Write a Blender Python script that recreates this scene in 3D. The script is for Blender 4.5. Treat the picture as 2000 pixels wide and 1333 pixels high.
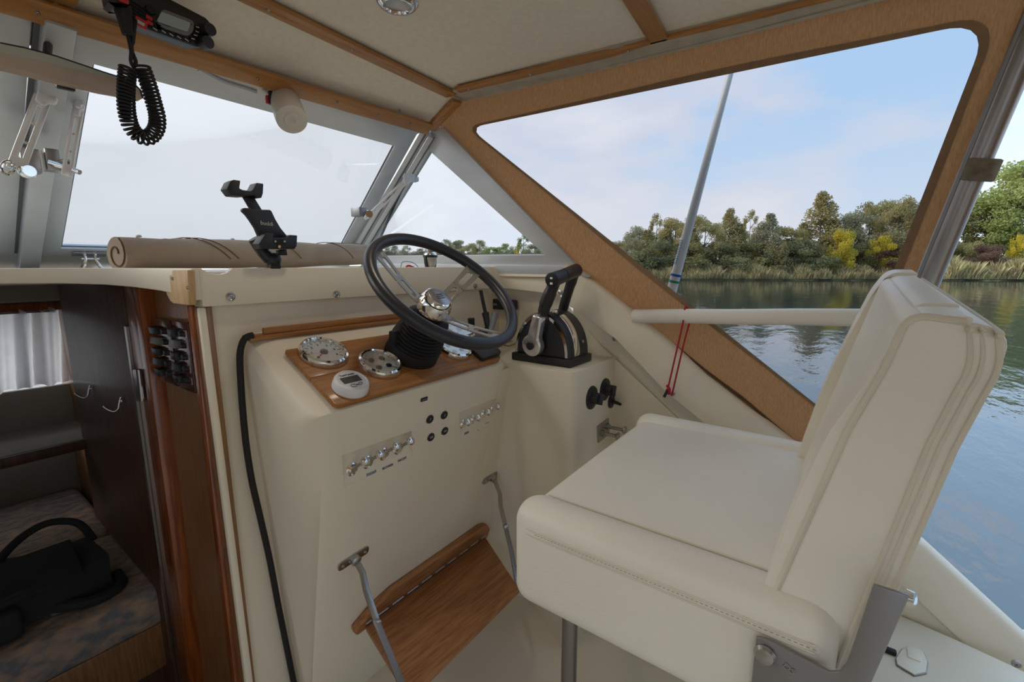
import bpy, bmesh, math, random
from mathutils import Vector, Matrix
random.seed(7)
V = Vector
PI = math.pi
for o in list(bpy.data.objects): bpy.data.objects.remove(o)
SC = bpy.context.scene
COL = SC.collection

# ------------------------------------------------------------------ camera (x starboard, y bow, z up, metres, z=0 at eye height)
F = 889.0
PIT = math.atan((666.5-518.0)/F)
AZ = math.radians(36.2)
cp, sp, cv, sv = math.cos(PIT), math.sin(PIT), math.cos(AZ), math.sin(AZ)
cam = bpy.data.cameras.new('camera'); cam.sensor_width = 36; cam.lens = F*36/2000
cam.clip_start = .02; cam.clip_end = 2000
co = bpy.data.objects.new('camera', cam); COL.objects.link(co)
right = V((sv, -cv, 0)); fwd = V((cp*cv, cp*sv, -sp)); upv = V((sp*cv, sp*sv, cp))
co.matrix_world = Matrix((( right.x, upv.x, -fwd.x, 0), (right.y, upv.y, -fwd.y, 0), (right.z, upv.z, -fwd.z, 0), (0, 0, 0, 1)))
SC.camera = co

# ------------------------------------------------------------------ sky, sun, exposure
SC.view_settings.view_transform = 'Standard'; SC.view_settings.look = 'None'
SC.view_settings.exposure = 0.66; SC.view_settings.gamma = 1; SC.view_settings.use_curve_mapping = False
W = bpy.data.worlds.new('sky'); SC.world = W; W.use_nodes = True
nt = W.node_tree; N = nt.nodes; L = nt.links
for n in list(N): N.remove(n)
out = N.new('ShaderNodeOutputWorld'); bg = N.new('ShaderNodeBackground'); L.new(bg.outputs[0], out.inputs[0])
tc = N.new('ShaderNodeTexCoord'); mp = N.new('ShaderNodeMapping'); L.new(tc.outputs['Generated'], mp.inputs[0])
mp.inputs['Scale'].default_value = (1.0, 1.0, 2.6); mp.inputs['Location'].default_value = (0.35, 0.1, 0.2)
nz = N.new('ShaderNodeTexNoise'); nz.inputs['Scale'].default_value = 2.3; nz.inputs['Detail'].default_value = 6; nz.inputs['Roughness'].default_value = .52
L.new(mp.outputs[0], nz.inputs['Vector'])
sx = N.new('ShaderNodeSeparateXYZ'); L.new(tc.outputs['Generated'], sx.inputs[0])
# cloudier towards the bow (+y), clearer abeam
m1 = N.new('ShaderNodeMath'); m1.operation = 'MULTIPLY_ADD'; L.new(sx.outputs['Y'], m1.inputs[0]); m1.inputs[1].default_value = .42; L.new(nz.outputs['Fac'], m1.inputs[2])
cr = N.new('ShaderNodeValToRGB'); L.new(m1.outputs[0], cr.inputs[0])
cr.color_ramp.elements[0].position = .50; cr.color_ramp.elements[0].color = (.45, .66, .93, 1)
cr.color_ramp.elements[1].position = .82; cr.color_ramp.elements[1].color = (.84, .87, .92, 1)
e = cr.color_ramp.elements.new(.64); e.color = (.66, .71, .84, 1)
# pale band near the horizon
m2 = N.new('ShaderNodeMapRange'); L.new(sx.outputs['Z'], m2.inputs[0]); m2.inputs[1].default_value = 0; m2.inputs[2].default_value = .28; m2.inputs[3].default_value = .75; m2.inputs[4].default_value = 0
mx = N.new('ShaderNodeMix'); mx.data_type = 'RGBA'; L.new(m2.outputs[0], mx.inputs[0]); L.new(cr.outputs[0], mx.inputs[6]); mx.inputs[7].default_value = (.80, .83, .87, 1)
L.new(mx.outputs[2], bg.inputs[0]); bg.inputs[1].default_value = 1.0
sun = bpy.data.lights.new('sun', 'SUN'); sun.energy = 1.3; sun.angle = math.radians(35); sun.color = (1, .95, .86)
so = bpy.data.objects.new('sun', sun); COL.objects.link(so)
so.rotation_euler = V((.52, -.70, -.44)).to_track_quat('-Z', 'Y').to_euler()

# ------------------------------------------------------------------ placing helpers
def ray(px, py):
    a = (px-1000)/F; b = (666.5-py)/F; h = cp+b*sp
    return V((a*sv+h*cv, -a*cv+h*sv, b*cp-sp))
def at(px, py, X=None, Y=None, Z=None, n=None, q=None, D=None):
    r = ray(px, py)
    if X is not None: t = X/r.x
    elif Y is not None: t = Y/r.y
    elif Z is not None: t = Z/r.z
    elif D is not None: t = D
    else: t = V(n).dot(V(q))/V(n).dot(r)
    return r*t
def ats(pts, **k): return [at(x, y, **k) for x, y in pts]
PANEL = dict(n=(0, -.085, .165), q=(.5, .75, -.264)); PN = V((0, -.085, .165)).normalized(); PU = V((0, .165, .085)).normalized()
FACE = dict(n=(0, 1, .24), q=(0, .685, 0)); FN = V((0, -1, -.24)).normalized(); FU = V((0, -.24, 1)).normalized()
FG = dict(n=(0, 1, 1.73), q=(0, 1.78, .06)); FGN = V((0, -1, -1.73)).normalized()
SG = dict(n=(1, 0, .27), q=(1.245, 0, .03)); SGN = V((-1, 0, -.27)).normalized()
CV = dict(n=(1, 0, .25), q=(1.256, 0, 0)); CVN = V((-1, 0, -.25)).normalized()
EX, EY, EZ = V((1, 0, 0)), V((0, 1, 0)), V((0, 0, 1))
def fgp(X, z): return V((X, 1.78-1.73*(z-.06), z))
def sgp(Y, z): return V((1.245-.27*(z-.03), Y, z))
def cvp(Y, z): return V((1.256-.25*z, Y, z))

# ------------------------------------------------------------------ materials
def mat(name, col, rough=.5, metal=0, spec=.5, coat=0, bump=0, bscale=200, var=0, vscale=5, stretch=(1, 1, 1), col2=None, trans=0, sss=0, detail=4):
    m = bpy.data.materials.new(name); m.use_nodes = True
    nt = m.node_tree; N = nt.nodes; L = nt.links; b = N['Principled BSDF']
    b.inputs['Roughness'].default_value = rough; b.inputs['Metallic'].default_value = metal
    b.inputs['Specular IOR Level'].default_value = spec; b.inputs['Coat Weight'].default_value = coat; b.inputs['Coat Roughness'].default_value = .12
    tc = N.new('ShaderNodeTexCoord'); mp = N.new('ShaderNodeMapping'); L.new(tc.outputs['Object'], mp.inputs[0]); mp.inputs['Scale'].default_value = stretch
    nz = N.new('ShaderNodeTexNoise'); nz.inputs['Scale'].default_value = vscale; nz.inputs['Detail'].default_value = detail; L.new(mp.outputs[0], nz.inputs['Vector'])
    cr = N.new('ShaderNodeValToRGB'); L.new(nz.outputs['Fac'], cr.inputs[0])
    c2 = col2 or tuple(c*(1-var) for c in col)
    cr.color_ramp.elements[0].position = .33; cr.color_ramp.elements[1].position = .67
    cr.color_ramp.elements[0].color = (*c2, 1); cr.color_ramp.elements[1].color = (*col, 1)
    L.new(cr.outputs[0], b.inputs['Base Color'])
    if bump:
        n2 = N.new('ShaderNodeTexNoise'); n2.inputs['Scale'].default_value = bscale; n2.inputs['Detail'].default_value = 3; L.new(mp.outputs[0], n2.inputs['Vector'])
        bp = N.new('ShaderNodeBump'); bp.inputs['Strength'].default_value = bump; bp.inputs['Distance'].default_value = .002
        L.new(n2.outputs['Fac'], bp.inputs['Height']); L.new(bp.outputs[0], b.inputs['Normal'])
    if trans:
        tl = N.new('ShaderNodeBsdfTranslucent'); ms = N.new('ShaderNodeMixShader'); ms.inputs[0].default_value = trans
        L.new(cr.outputs[0], tl.inputs[0]); L.new(b.outputs[0], ms.inputs[1]); L.new(tl.outputs[0], ms.inputs[2]); L.new(ms.outputs[0], N['Material Output'].inputs[0])
    return m
def wood(name, a, b, axis='X', rough=.4, coat=.3, sc=9, k=14):
    st = {'X': (1, k, k), 'Y': (k, 1, k), 'Z': (k, k, 1)}[axis]
    return mat(name, a, rough, col2=b, coat=coat, stretch=st, vscale=sc, bump=.08, bscale=sc*4, detail=6)
def glass(name, tint=(1, 1, 1), refl=.25):
    m = bpy.data.materials.new(name); m.use_nodes = True; nt = m.node_tree; N = nt.nodes; L = nt.links
    N.remove(N['Principled BSDF']); t = N.new('ShaderNodeBsdfTransparent'); t.inputs[0].default_value = (*tint, 1)
    g = N.new('ShaderNodeBsdfGlossy'); g.inputs['Roughness'].default_value = .02; fr = N.new('ShaderNodeFresnel'); fr.inputs[0].default_value = 1.3
    mr = N.new('ShaderNodeMath'); mr.operation = 'MULTIPLY'; mr.inputs[1].default_value = refl; mr.use_clamp = True; L.new(fr.outputs[0], mr.inputs[0])
    ms = N.new('ShaderNodeMixShader'); L.new(mr.outputs[0], ms.inputs[0]); L.new(t.outputs[0], ms.inputs[1]); L.new(g.outputs[0], ms.inputs[2]); L.new(ms.outputs[0], N['Material Output'].inputs[0])
    return m
M = {}
M['gel'] = mat('cream_gelcoat', (.86, .765, .60), .38, spec=.45, var=.05, vscale=3)
M['gelw'] = mat('white_gelcoat', (.78, .78, .76), .3, spec=.5, var=.04, vscale=3)
M['vinyl'] = mat('cream_vinyl', (.86, .80, .685), .42, spec=.4, var=.06, vscale=6, bump=.35, bscale=260)
M['vinyl2'] = mat('cream_vinyl_piping', (.74, .67, .54), .5, var=.08, vscale=9)
M['stitch'] = mat('stitch_thread', (.50, .45, .36), .8)
M['ceil'] = mat('ceiling_fabric', (.92, .83, .69), .95, spec=.1, var=.07, vscale=90, bump=.3, bscale=300)
M['teakX'] = wood('varnished_batten_athwart', (.50, .235, .07), (.38, .16, .04), 'X')
M['teakY'] = wood('varnished_batten_fore_aft', (.50, .235, .07), (.38, .16, .04), 'Y')
M['panelw'] = wood('teak_instrument_board', (.40, .17, .04), (.27, .10, .022), 'X', rough=.48, coat=.1)
M['step'] = wood('oiled_teak_step', (.48, .21, .075), (.28, .11, .035), 'X', rough=.55, coat=.05)
M['oak'] = wood('light_oak', (.62, .40, .19), (.50, .29, .12), 'Z', rough=.5, coat=.1)
M['door'] = wood('dark_mahogany', (.115, .050, .030), (.055, .022, .013), 'Z', rough=.45, coat=.15, k=10)
M['jamb'] = wood('orange_varnish_mahogany', (.33, .085, .012), (.16, .035, .006), 'Z', rough=.3, coat=.6)
M['mid'] = wood('brown_veneer', (.30, .145, .055), (.20, .085, .03), 'Z', rough=.4, coat=.3, k=18)
M['canvas'] = mat('tan_acrylic_canvas', (.70, .475, .29), .95, spec=.1, col2=(.56, .365, .215), vscale=70, stretch=(5, 5, .10), bump=.3, bscale=500, trans=.55)
M['canvasb'] = mat('canvas_binding', (.50, .34, .21), .95, spec=.1, var=.12, vscale=60, trans=.45)
M['canvasd'] = mat('canvas_hem', (.19, .12, .07), .95, spec=.1, var=.2, vscale=40)
M['canvasl'] = mat('pale_canvas_edge', (.52, .46, .37), .9, spec=.1, var=.15, vscale=25)
M['roll'] = mat('beige_canvas', (.46, .36, .27), .9, spec=.1, var=.12, vscale=12, bump=.3, bscale=300)
M['strap'] = mat('brown_strap', (.24, .19, .13), .9, var=.4, vscale=60)
M['alu'] = mat('anodised_aluminium', (.66, .68, .70), .40, metal=.40, var=.1, vscale=4, stretch=(1, 1, 4))
M['alud'] = mat('dark_aluminium_groove', (.16, .165, .17), .5, metal=.4)
M['steel'] = mat('brushed_steel', (.46, .44, .43), .32, metal=1, var=.1, vscale=30)
M['satin'] = mat('satin_bracket', (.30, .29, .295), .42, metal=.7, var=.08, vscale=10)
M['chrome'] = mat('chrome', (.82, .81, .79), .07, metal=1)
M['stay'] = mat('polished_stay', (.93, .93, .94), .22, metal=.4)
M['schrome'] = mat('soft_chrome', (.72, .70, .68), .20, metal=.8)
M['spoke'] = mat('satin_spoke', (.40, .37, .33), .38, metal=.8)
M['tube'] = mat('stainless_tube', (.34, .315, .30), .34, metal=.9, var=.15, vscale=20, stretch=(3, 3, .4))
M['black'] = mat('black_plastic', (.016, .016, .018), .42, spec=.5)
M['rubber'] = mat('black_rubber', (.018, .017, .017), .6, spec=.3)
M['rim'] = mat('wheel_rim_polyurethane', (.022, .023, .028), .36, spec=.5)
M['fabblk'] = mat('black_nylon', (.014, .014, .016), .85, bump=.4, bscale=150)
M['grey'] = mat('grey_plastic', (.18, .18, .18), .5)
M['white'] = mat('white_plastic', (.78, .75, .74), .4)
M['wlamp'] = mat('cream_plastic', (.66, .62, .55), .45)
M['dial'] = mat('white_dial', (.88, .89, .89), .5)
M['ink'] = mat('black_ink', (.02, .02, .02), .7)
M['red'] = mat('red_plastic', (.55, .02, .02), .4)
M['cord'] = mat('red_cord', (.42, .015, .03), .8)
M['blue'] = mat('blue_tape', (.02, .10, .45), .5)
M['green'] = mat('green_tape', (.02, .28, .12), .5)
M['cyan'] = mat('pale_blue_print', (.15, .50, .68), .5)
M['lcd'] = mat('grey_green_display', (.36, .43, .41), .3)
M['lcdd'] = mat('dark_display', (.075, .08, .065), .25)
M['sw'] = mat('glossy_brown_switch_panel', (.055, .014, .010), .15, coat=.6)
M['mirror'] = mat('taupe_painted_reflection', (.62, .51, .43), .22, metal=.25, coat=.2)  # base colour holds the taupe reflection of canvas and ceiling
M['mirrorg'] = mat('grey_green_painted_reflection', (.56, .58, .52), .25, metal=.25)
M['curtain'] = mat('white_net_curtain', (.88, .89, .92), .9, spec=.1, trans=.7, var=.06, vscale=30)
M['carpet'] = mat('cabin_lining', (.30, .28, .25), .9, var=.1, vscale=8)
M['tweed'] = mat('patterned_upholstery', (.42, .28, .19), .95, col2=(.14, .15, .16), vscale=42, bump=.5, bscale=120, detail=12, stretch=(.7, 1.2, 1))
M['glass'] = glass('clear_glass', (.80, .81, .82))
M['lens'] = glass('gauge_lens', (1, 1, 1), .5)
M['vin'] = glass('clear_vinyl', (.77, .77, .775), .2)
M['sticker'] = mat('label_strip', (.55, .56, .55), .5)
M['amber'] = mat('brass_screw', (.5, .3, .08), .3, metal=1)

# ------------------------------------------------------------------ object helpers
def put(name, me, m, parent=None):
    o = bpy.data.objects.new(name, me); COL.objects.link(o)
    if m is not None and not me.materials: me.materials.append(M[m] if isinstance(m, str) else m)
    if parent is not None:
        o.parent = parent
        r = parent; loc = V((0, 0, 0))
        while r is not None: loc = loc + r.location; r = r.parent
        if parent.parent is None: o.matrix_parent_inverse = Matrix.Translation(-parent.location)
        else: o.matrix_parent_inverse = Matrix.Identity(4)
    return o
def tag(o, label=None, cat=None, group=None, kind=None):
    if label: o['label'] = label
    if cat: o['category'] = cat
    if group: o['group'] = group
    if kind: o['kind'] = kind
    return o
def thing(name, label, cat, loc, group=None):
    o = bpy.data.objects.new(name, None); COL.objects.link(o); o.location = V(loc); o.empty_display_size = .05
    return tag(o, label, cat, group)
def struct(name, loc=(0, 0, 0), label=None):
    o = bpy.data.objects.new(name, None); COL.objects.link(o); o.location = V(loc); o['kind'] = 'structure'
    if label: o['label'] = label
    return o
def fin(bm, name, m, parent=None, smooth=False, bev=0, seg=2, ang=28, recalc=True):
    if recalc: bmesh.ops.recalc_face_normals(bm, faces=bm.faces)
    if bev:
        es = [e for e in bm.edges if len(e.link_faces) == 2 and e.calc_face_angle(0) > math.radians(ang)]
        bmesh.ops.bevel(bm, geom=es, offset=bev, segments=seg, profile=.5, affect='EDGES', clamp_overlap=True)
    me = bpy.data.meshes.new(name); bm.to_mesh(me); bm.free()
    if smooth or bev:
        me.polygons.foreach_set('use_smooth', [True]*len(me.polygons))
        try: me.set_sharp_from_angle(angle=math.radians(40 if smooth else 32))
        except Exception: pass
    return put(name, me, m, parent)
def a_prism(bm, pts, vec):
    vec = V(vec); a = [bm.verts.new(V(p)) for p in pts]; b = [bm.verts.new(V(p)+vec) for p in pts]; n = len(pts)
    bm.faces.new(a); bm.faces.new(b[::-1])
    for i in range(n): bm.faces.new((a[i], b[i], b[(i+1) % n], a[(i+1) % n]))
def a_ring(bm, outer, inner, vec):
    vec = V(vec); n = len(outer)
    o1 = [bm.verts.new(V(p)) for p in outer]; i1 = [bm.verts.new(V(p)) for p in inner]
    o2 = [bm.verts.new(V(p)+vec) for p in outer]; i2 = [bm.verts.new(V(p)+vec) for p in inner]
    for k in range(n):
        j = (k+1) % n
        bm.faces.new((o1[k], o1[j], i1[j], i1[k])); bm.faces.new((o2[j], o2[k], i2[k], i2[j]))
        bm.faces.new((o1[j], o1[k], o2[k], o2[j])); bm.faces.new((i1[k], i1[j], i2[j], i2[k]))
def a_box(bm, c, s, R=None):
    c = V(c); vs = []
    for i in (-1, 1):
        for j in (-1, 1):
            for k in (-1, 1):
                d = V((i*s[0]/2, j*s[1]/2, k*s[2]/2)); vs.append(bm.verts.new(c+(R @ d if R else d)))
    for f in ((0, 1, 3, 2), (4, 6, 7, 5), (0, 4, 5, 1), (2, 3, 7, 6), (0, 2, 6, 4), (1, 5, 7, 3)): bm.faces.new([vs[i] for i in f])
def basis(x, y, z): return Matrix((x, y, z)).transposed()
def frame_from(d):
    d = V(d).normalized(); u = d.orthogonal().normalized(); return u, d.cross(u).normalized(), d
def a_tube(bm, pts, r, seg=12, closed=False, caps=True, flat=None):
    pts = [V(p) for p in pts]; n = len(pts); rs = r if isinstance(r, (list, tuple)) else [r]*n
    rings = []; u = None
    for i in range(n):
        if closed: d = pts[(i+1) % n]-pts[i-1]
        else: d = pts[min(i+1, n-1)]-pts[max(i-1, 0)]
        d.normalize()
        if u is None: u = d.orthogonal().normalized() if flat is None else (V(flat)-d*V(flat).dot(d)).normalized()
        u = (u-d*u.dot(d)).normalized(); w = d.cross(u)
        rings.append([bm.verts.new(pts[i]+(u*math.cos(2*PI*k/seg)+w*math.sin(2*PI*k/seg))*rs[i]) for k in range(seg)])
    for i in range(n if closed else n-1):
        a, b = rings[i], rings[(i+1) % n]
        for k in range(seg): bm.faces.new((a[k], a[(k+1) % seg], b[(k+1) % seg], b[k]))
    if caps and not closed: bm.faces.new(rings[0][::-1]); bm.faces.new(rings[-1])
def smooth_path(pts, k=8, closed=False):
    pts = [V(p) for p in pts]; n = len(pts); o = []
    rng = range(n) if closed else range(n-1)
    for i in rng:
        g = (lambda j: pts[j % n]) if closed else (lambda j: pts[max(0, min(n-1, j))])
        p0, p1, p2, p3 = g(i-1), g(i), g(i+1), g(i+2)
        for s in range(k):
            t = s/k; o.append(.5*((2*p1)+(-p0+p2)*t+(2*p0-5*p1+4*p2-p3)*t*t+(-p0+3*p1-3*p2+p3)*t**3))
    if not closed: o.append(pts[-1])
    return o
def a_lathe(bm, prof, o, axis, seg=28, up=None):
    o = V(o)
    if up is None: u, w, d = frame_from(axis)
    else: d = V(axis).normalized(); u = V(up); u = (u-d*u.dot(d)).normalized(); w = d.cross(u)
    rings = []
    for r, h in prof:
        if r < 1e-6: rings.append([bm.verts.new(o+d*h)])
        else: rings.append([bm.verts.new(o+d*h+(u*math.cos(2*PI*k/seg)+w*math.sin(2*PI*k/seg))*r) for k in range(seg)])
    for a, b in zip(rings, rings[1:]):
        if len(a) == 1 and len(b) == 1: continue
        for k in range(seg):
            j = (k+1) % seg
            if len(a) == 1: bm.faces.new((a[0], b[j], b[k]))
            elif len(b) == 1: bm.faces.new((a[k], a[j], b[0]))
            else: bm.faces.new((a[k], a[j], b[j], b[k]))
def prism(name, pts, vec, m, parent=None, bev=0, seg=2, **k):
    bm = bmesh.new(); a_prism(bm, pts, vec); return fin(bm, name, m, parent, bev=bev, seg=seg, **k)
def box(name, c, s, m, parent=None, R=None, bev=0, seg=2):
    bm = bmesh.new(); a_box(bm, c, s, R); return fin(bm, name, m, parent, bev=bev, seg=seg)
def tube(name, pts, r, m, parent=None, seg=12, closed=False, **k):
    bm = bmesh.new(); a_tube(bm, pts, r, seg, closed, **k); return fin(bm, name, m, parent, smooth=True)
def lathe(name, prof, o, axis, m, parent=None, seg=28):
    bm = bmesh.new(); a_lathe(bm, prof, o, axis, seg); return fin(bm, name, m, parent, smooth=True)
def text(name, body, size, o, ex, ey, m, parent=None, th=.0004):
    c = bpy.data.curves.new(name, 'FONT'); c.body = body; c.size = size; c.extrude = th; c.align_x = 'CENTER'; c.align_y = 'CENTER'; c.resolution_u = 3
    t = bpy.data.objects.new(name, c); COL.objects.link(t); bpy.context.view_layer.update()
    me = bpy.data.meshes.new_from_object(t); bpy.data.objects.remove(t); bpy.data.curves.remove(c)
    ex = V(ex).normalized(); ey = V(ey); ey = (ey-ex*ey.dot(ex)).normalized(); ez = ex.cross(ey)
    me.transform(Matrix.Translation(V(o)) @ basis(ex, ey, ez).to_4x4()); me.materials.clear()
    return put(name, me, m, parent)
def screw(o, axis, r, parent, m='steel', name='screw', cup=True):
    prof = [(0, -.001), (r, -.001), (r, .0012), (r*.75, .0022), (r*.6, .0012), (r*.5, .0016), (r*.22, .0018), (r*.18, .0004), (0, .0004)]
    return lathe(name, prof, o, axis, m, parent, seg=14)
def resample(pts, n):
    pts = [V(p) for p in pts]; m = len(pts); ls = [(pts[(i+1) % m]-pts[i]).length for i in range(m)]; T = sum(ls); o = []
    for k in range(n):
        s = T*k/n; i = 0
        while s > ls[i]: s -= ls[i]; i += 1
        o.append(pts[i].lerp(pts[(i+1) % m], s/ls[i]))
    return o
def rounded(pts, rad, k=6):
    pts = [V(p) for p in pts]; n = len(pts); o = []
    for i in range(n):
        p, a, b = pts[i], pts[i-1], pts[(i+1) % n]; r = rad[i] if isinstance(rad, (list, tuple)) else rad
        A = p+(a-p).normalized()*r; B = p+(b-p).normalized()*r
        for s in range(k+1):
            t = s/k; o.append(A*(1-t)**2+p*2*t*(1-t)+B*t*t)
    return o

# ================================================================== SETTING
# ---- ceiling (headliner): flat part z=.50, sloping front part
ceil = struct('ceiling', (.3, .4, .5))
ZC = .505
def cz(p, Z=.5): return at(*p, Z=Z)
b1a, b1b = cz((507, 0)), cz((873, 178))
d1 = (b1b-b1a).normalized(); B1L = b1a-d1*1.4; B1R = b1b+d1*.02
prism('headliner_panel', [(-1.30, .385, ZC), (1.13, .385, ZC), (1.09, 1.0, ZC), (-1.25, 1.0, ZC)], (0, 0, .012), 'ceil', ceil)
prism('headliner_panel', [(-1.30, -1.15, ZC), (1.14, -1.15, ZC), (1.13, .385, ZC), (-1.30, .385, ZC)], (0, 0, .012), 'ceil', ceil)
FC0, FC1 = (.985, .502), (1.165, .432)   # (y,z) of top / bottom of the sloping panel
prism('headliner_panel', [(-1.25, FC0[0], FC0[1]), (1.10, FC0[0]+.005, FC0[1]), (1.12, FC1[0]-.01, FC1[1]), (-1.25, FC1[0], FC1[1])], (0, .005, .012), 'ceil', ceil)
prism('hardtop_shell', [(-1.33, -1.2, .53), (1.16, -1.2, .53), (1.14, 1.03, .53), (-1.3, 1.03, .53)], (0, 0, .03), 'gelw', ceil)
prism('hardtop_brow', [(1.14, 1.03, .53), (1.12, 1.20, .455), (-1.3, 1.20, .455), (-1.3, 1.03, .53)], (0, .006, .03), 'gelw', ceil)
FCN = V((0, -(FC0[1]-FC1[1]), -(FC1[0]-FC0[0]))).normalized()
ntrim = [0]
def batten(a, b, w, nrm, m, screws=(), th=.010, ws=None):
    a, b = V(a), V(b); nrm = V(nrm).normalized(); d = (b-a).normalized(); s = d.cross(nrm).normalized(); ntrim[0] += 1
    t = struct('trim_%d' % ntrim[0], (a+b)/2)
    box('batten', (a+b)/2+nrm*th/2, ((b-a).length, w, th), m, t, basis(d, s, nrm), bev=.002)
    for f in screws: screw(a.lerp(b, f)+nrm*(th+.0004), nrm, .0033, t)
    return t
DN = V((0, 0, -1))
batten(B1L, B1R, .040, DN, 'teakX', (.2, .42, .60, .72, .82, .92))                      # break between flat and sloping panels
b2a, b2b = cz((893, 172)), cz((1500, 24)); d2 = (b2b-b2a).normalized()
batten(b2a, b2b-d2*-1.2, .028, DN, 'teakY', (.02, .12, .25, .40, .47, .62, .8))         # starboard edge
b3a, b3b = cz((1245, 0)), cz((1290, 78)); d3 = (b3b-b3a).normalized()
batten(b3a-d3*1.6, b3b+d3*.012, .040, DN, 'teakX', (.3, .6, .87))
HB = dict(n=(0, 1, 1.73), q=(0, 1.765, .05))
L2a, L2b = at(150, 41, **HB), at(838, 250, **HB); L2d = (L2b-L2a).normalized(); L2a = L2a-L2d*1.5
batten(L2a, L2b, .040, (0, -.60, -.80), 'teakX', (.3, .45, .592, .625, .775, .86, .915, .965), th=.010)
batten(V((1.085, 1.0, .49)), V((1.105, 1.14, .437)), .036, FCN, 'teakY', (.5,))
batten(V((.255, 1.00, .495)), V((.225, 1.15, .428)), .045, FCN, 'teakY', (.35, .8))
# white piping edge of the canvas along the hardtop side
tr = struct('trim_7', (1.13, .4, .49))
sa = ats([(862, 184), (1200, 95), (1500, 24), (1640, -10)], Z=.496); sb = [p+CVN*.008 for p in ats([(862, 208), (1200, 130), (1500, 56), (1690, 8)], **CV)]
sa.append(sa[-1]+(sa[-1]-sa[0])*.9); sb.append(sb[-1]+(sb[-1]-sb[0])*.9)
bm = bmesh.new(); A_ = [[bm.verts.new(p) for p in (a, b, b+V((0, 0, .012)), a+V((0, 0, .012)))] for a, b in zip(sa, sb)]
for a, b in zip(A_, A_[1:]):
    for k in range(4): bm.faces.new((a[k], a[(k+1) % 4], b[(k+1) % 4], b[k]))
fin(bm, 'canvas_edge_strip', 'canvasl', tr)
tube('piping', [p+V((-.002, 0, 0)) for p in sb], .004, 'canvasl', tr, seg=8)

# ---- windscreen
hd = struct('trim_8', (.4, 1.2, .4), 'grey aluminium windscreen header rail')
prism('header_rail', [fgp(-1.35, .385), fgp(1.03, .385), fgp(1.09, .424), fgp(-1.35, .424)], -FGN*.03, 'alu', hd, bev=.003)
tube('cable_conduit', smooth_path([at(385, 128, **FG)+FGN*.008, at(430, 150, **FG)+FGN*.012, at(470, 163, **FG)+FGN*.012, at(497, 172, **FG)+FGN*.012], 4), .006, 'alu', hd, seg=8)
for p in ((112, 68), (780, 215), (635, 225), (330, 135)): screw(at(*p, **FG)+FGN*.001, FGN, .004, hd)
sl = struct('trim_9', (.5, 1.83, .03), 'grey aluminium windscreen sill rail')
prism('sill_rail', [fgp(-1.4, -.012), fgp(1.30, -.012), fgp(1.27, .036), fgp(-1.4, .036)], -FGN*.03, 'alu', sl, bev=.003)
prism('sill_groove', [fgp(.25, .033), fgp(1.25, .033), fgp(1.25, .037), fgp(.25, .037)], FGN*.002, 'alud', sl)
def window(n, outer, inner, th, off=0, nrm=FGN, proud=.010):
    th = .014
    w = struct('window_%d' % n, sum((V(p) for p in inner), V())/len(inner))
    bm = bmesh.new(); a_ring(bm, [V(p)+nrm*proud for p in outer], [V(p)+nrm*proud for p in inner], -nrm*th); fin(bm, 'window_frame', 'alu', w, bev=.002)
    cen = sum((V(p) for p in inner), V())/len(inner)
    prism('pane', [V(p)+(V(p)-cen).normalized()*.004 for p in inner], -nrm*.004, 'glass', w)
    bm = bmesh.new(); a_ring(bm, [V(p)+(V(p)-cen).normalized()*.002+nrm*.001 for p in inner], [V(p)-(V(p)-cen).normalized()*.004+nrm*.001 for p in inner], nrm*.002); fin(bm, 'gasket', 'alud', w)
    return w
w1 = window(1, [fgp(.262, .036), fgp(.250, .43), fgp(1.06, .428), fgp(1.235, .036)], [fgp(.303, .054), fgp(.291, .388), fgp(1.023, .384), fgp(1.165, .054)], .03)
w2 = window(2, [fgp(-.41, .036), fgp(-.40, .43), fgp(.205, .43), fgp(.215, .036)], [fgp(-.36, .056), fgp(-.35, .388), fgp(.165, .388), fgp(.175, .056)], .03)
w3 = window(3, [fgp(-1.40, .036), fgp(-1.25, .43), fgp(-.45, .43), fgp(-.46, .036)], [fgp(-1.34, .054), fgp(-1.2, .388), fgp(-.49, .388), fgp(-.50, .054)], .03)
# mullion between centre and starboard panes
def mull(n, xa, xb, lab):
    t = struct('trim_%d' % n, fgp((xa+xb)/2, .2), lab)
    prism('mullion', [fgp(xa, -.01), fgp(xa-.006, .43), fgp(xb-.006, .43), fgp(xb, -.01)], FGN*.034, 'alu', t, bev=.004)
    prism('groove', [fgp(xa-.008, .036), fgp(xa-.014, .43), fgp(xa-.006, .43), fgp(xa, .036)], FGN*.006, 'alud', t)
    return t
mull(10, .222, .262, 'grey aluminium mullion behind the chrome window stays')
mull(11, -.46, -.415, 'grey aluminium mullion on the port side of the windscreen')
# corner post
cpst = struct('trim_12', (1.2, 1.45, .2), 'grey aluminium windscreen corner post')
A0, A1 = V((1.232, 1.75, .03)), V((1.125, 1.155, .432))
dd = (A1-A0).normalized(); ss = (V((.45, 1, .2))-dd*V((.45, 1, .2)).dot(dd)).normalized(); sn = dd.cross(ss).normalized()
def strip(name, off, w, h, m, parent, proud=0):
    box(name, (A0+A1)/2+sn*off+ss*proud, ((A1-A0).length, h, w), m, parent, basis(dd, ss, sn), bev=.002)
strip('post_body', 0, .070, .03, 'alu', cpst)
strip('post_rib', .0, .018, .03, 'alu', cpst, -.012)
strip('groove', .016, .006, .004, 'alud', cpst, -.0165)
strip('groove', -.014, .005, .004, 'alud', cpst, -.0165)
w4 = window(4, [sgp(1.74, .005), sgp(1.14, .447), sgp(1.10, .440), sgp(.66, -.008)], [sgp(1.64, .040), sgp(1.225, .397), sgp(1.195, .395), sgp(.778, .035)], .02, nrm=SGN)
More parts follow.
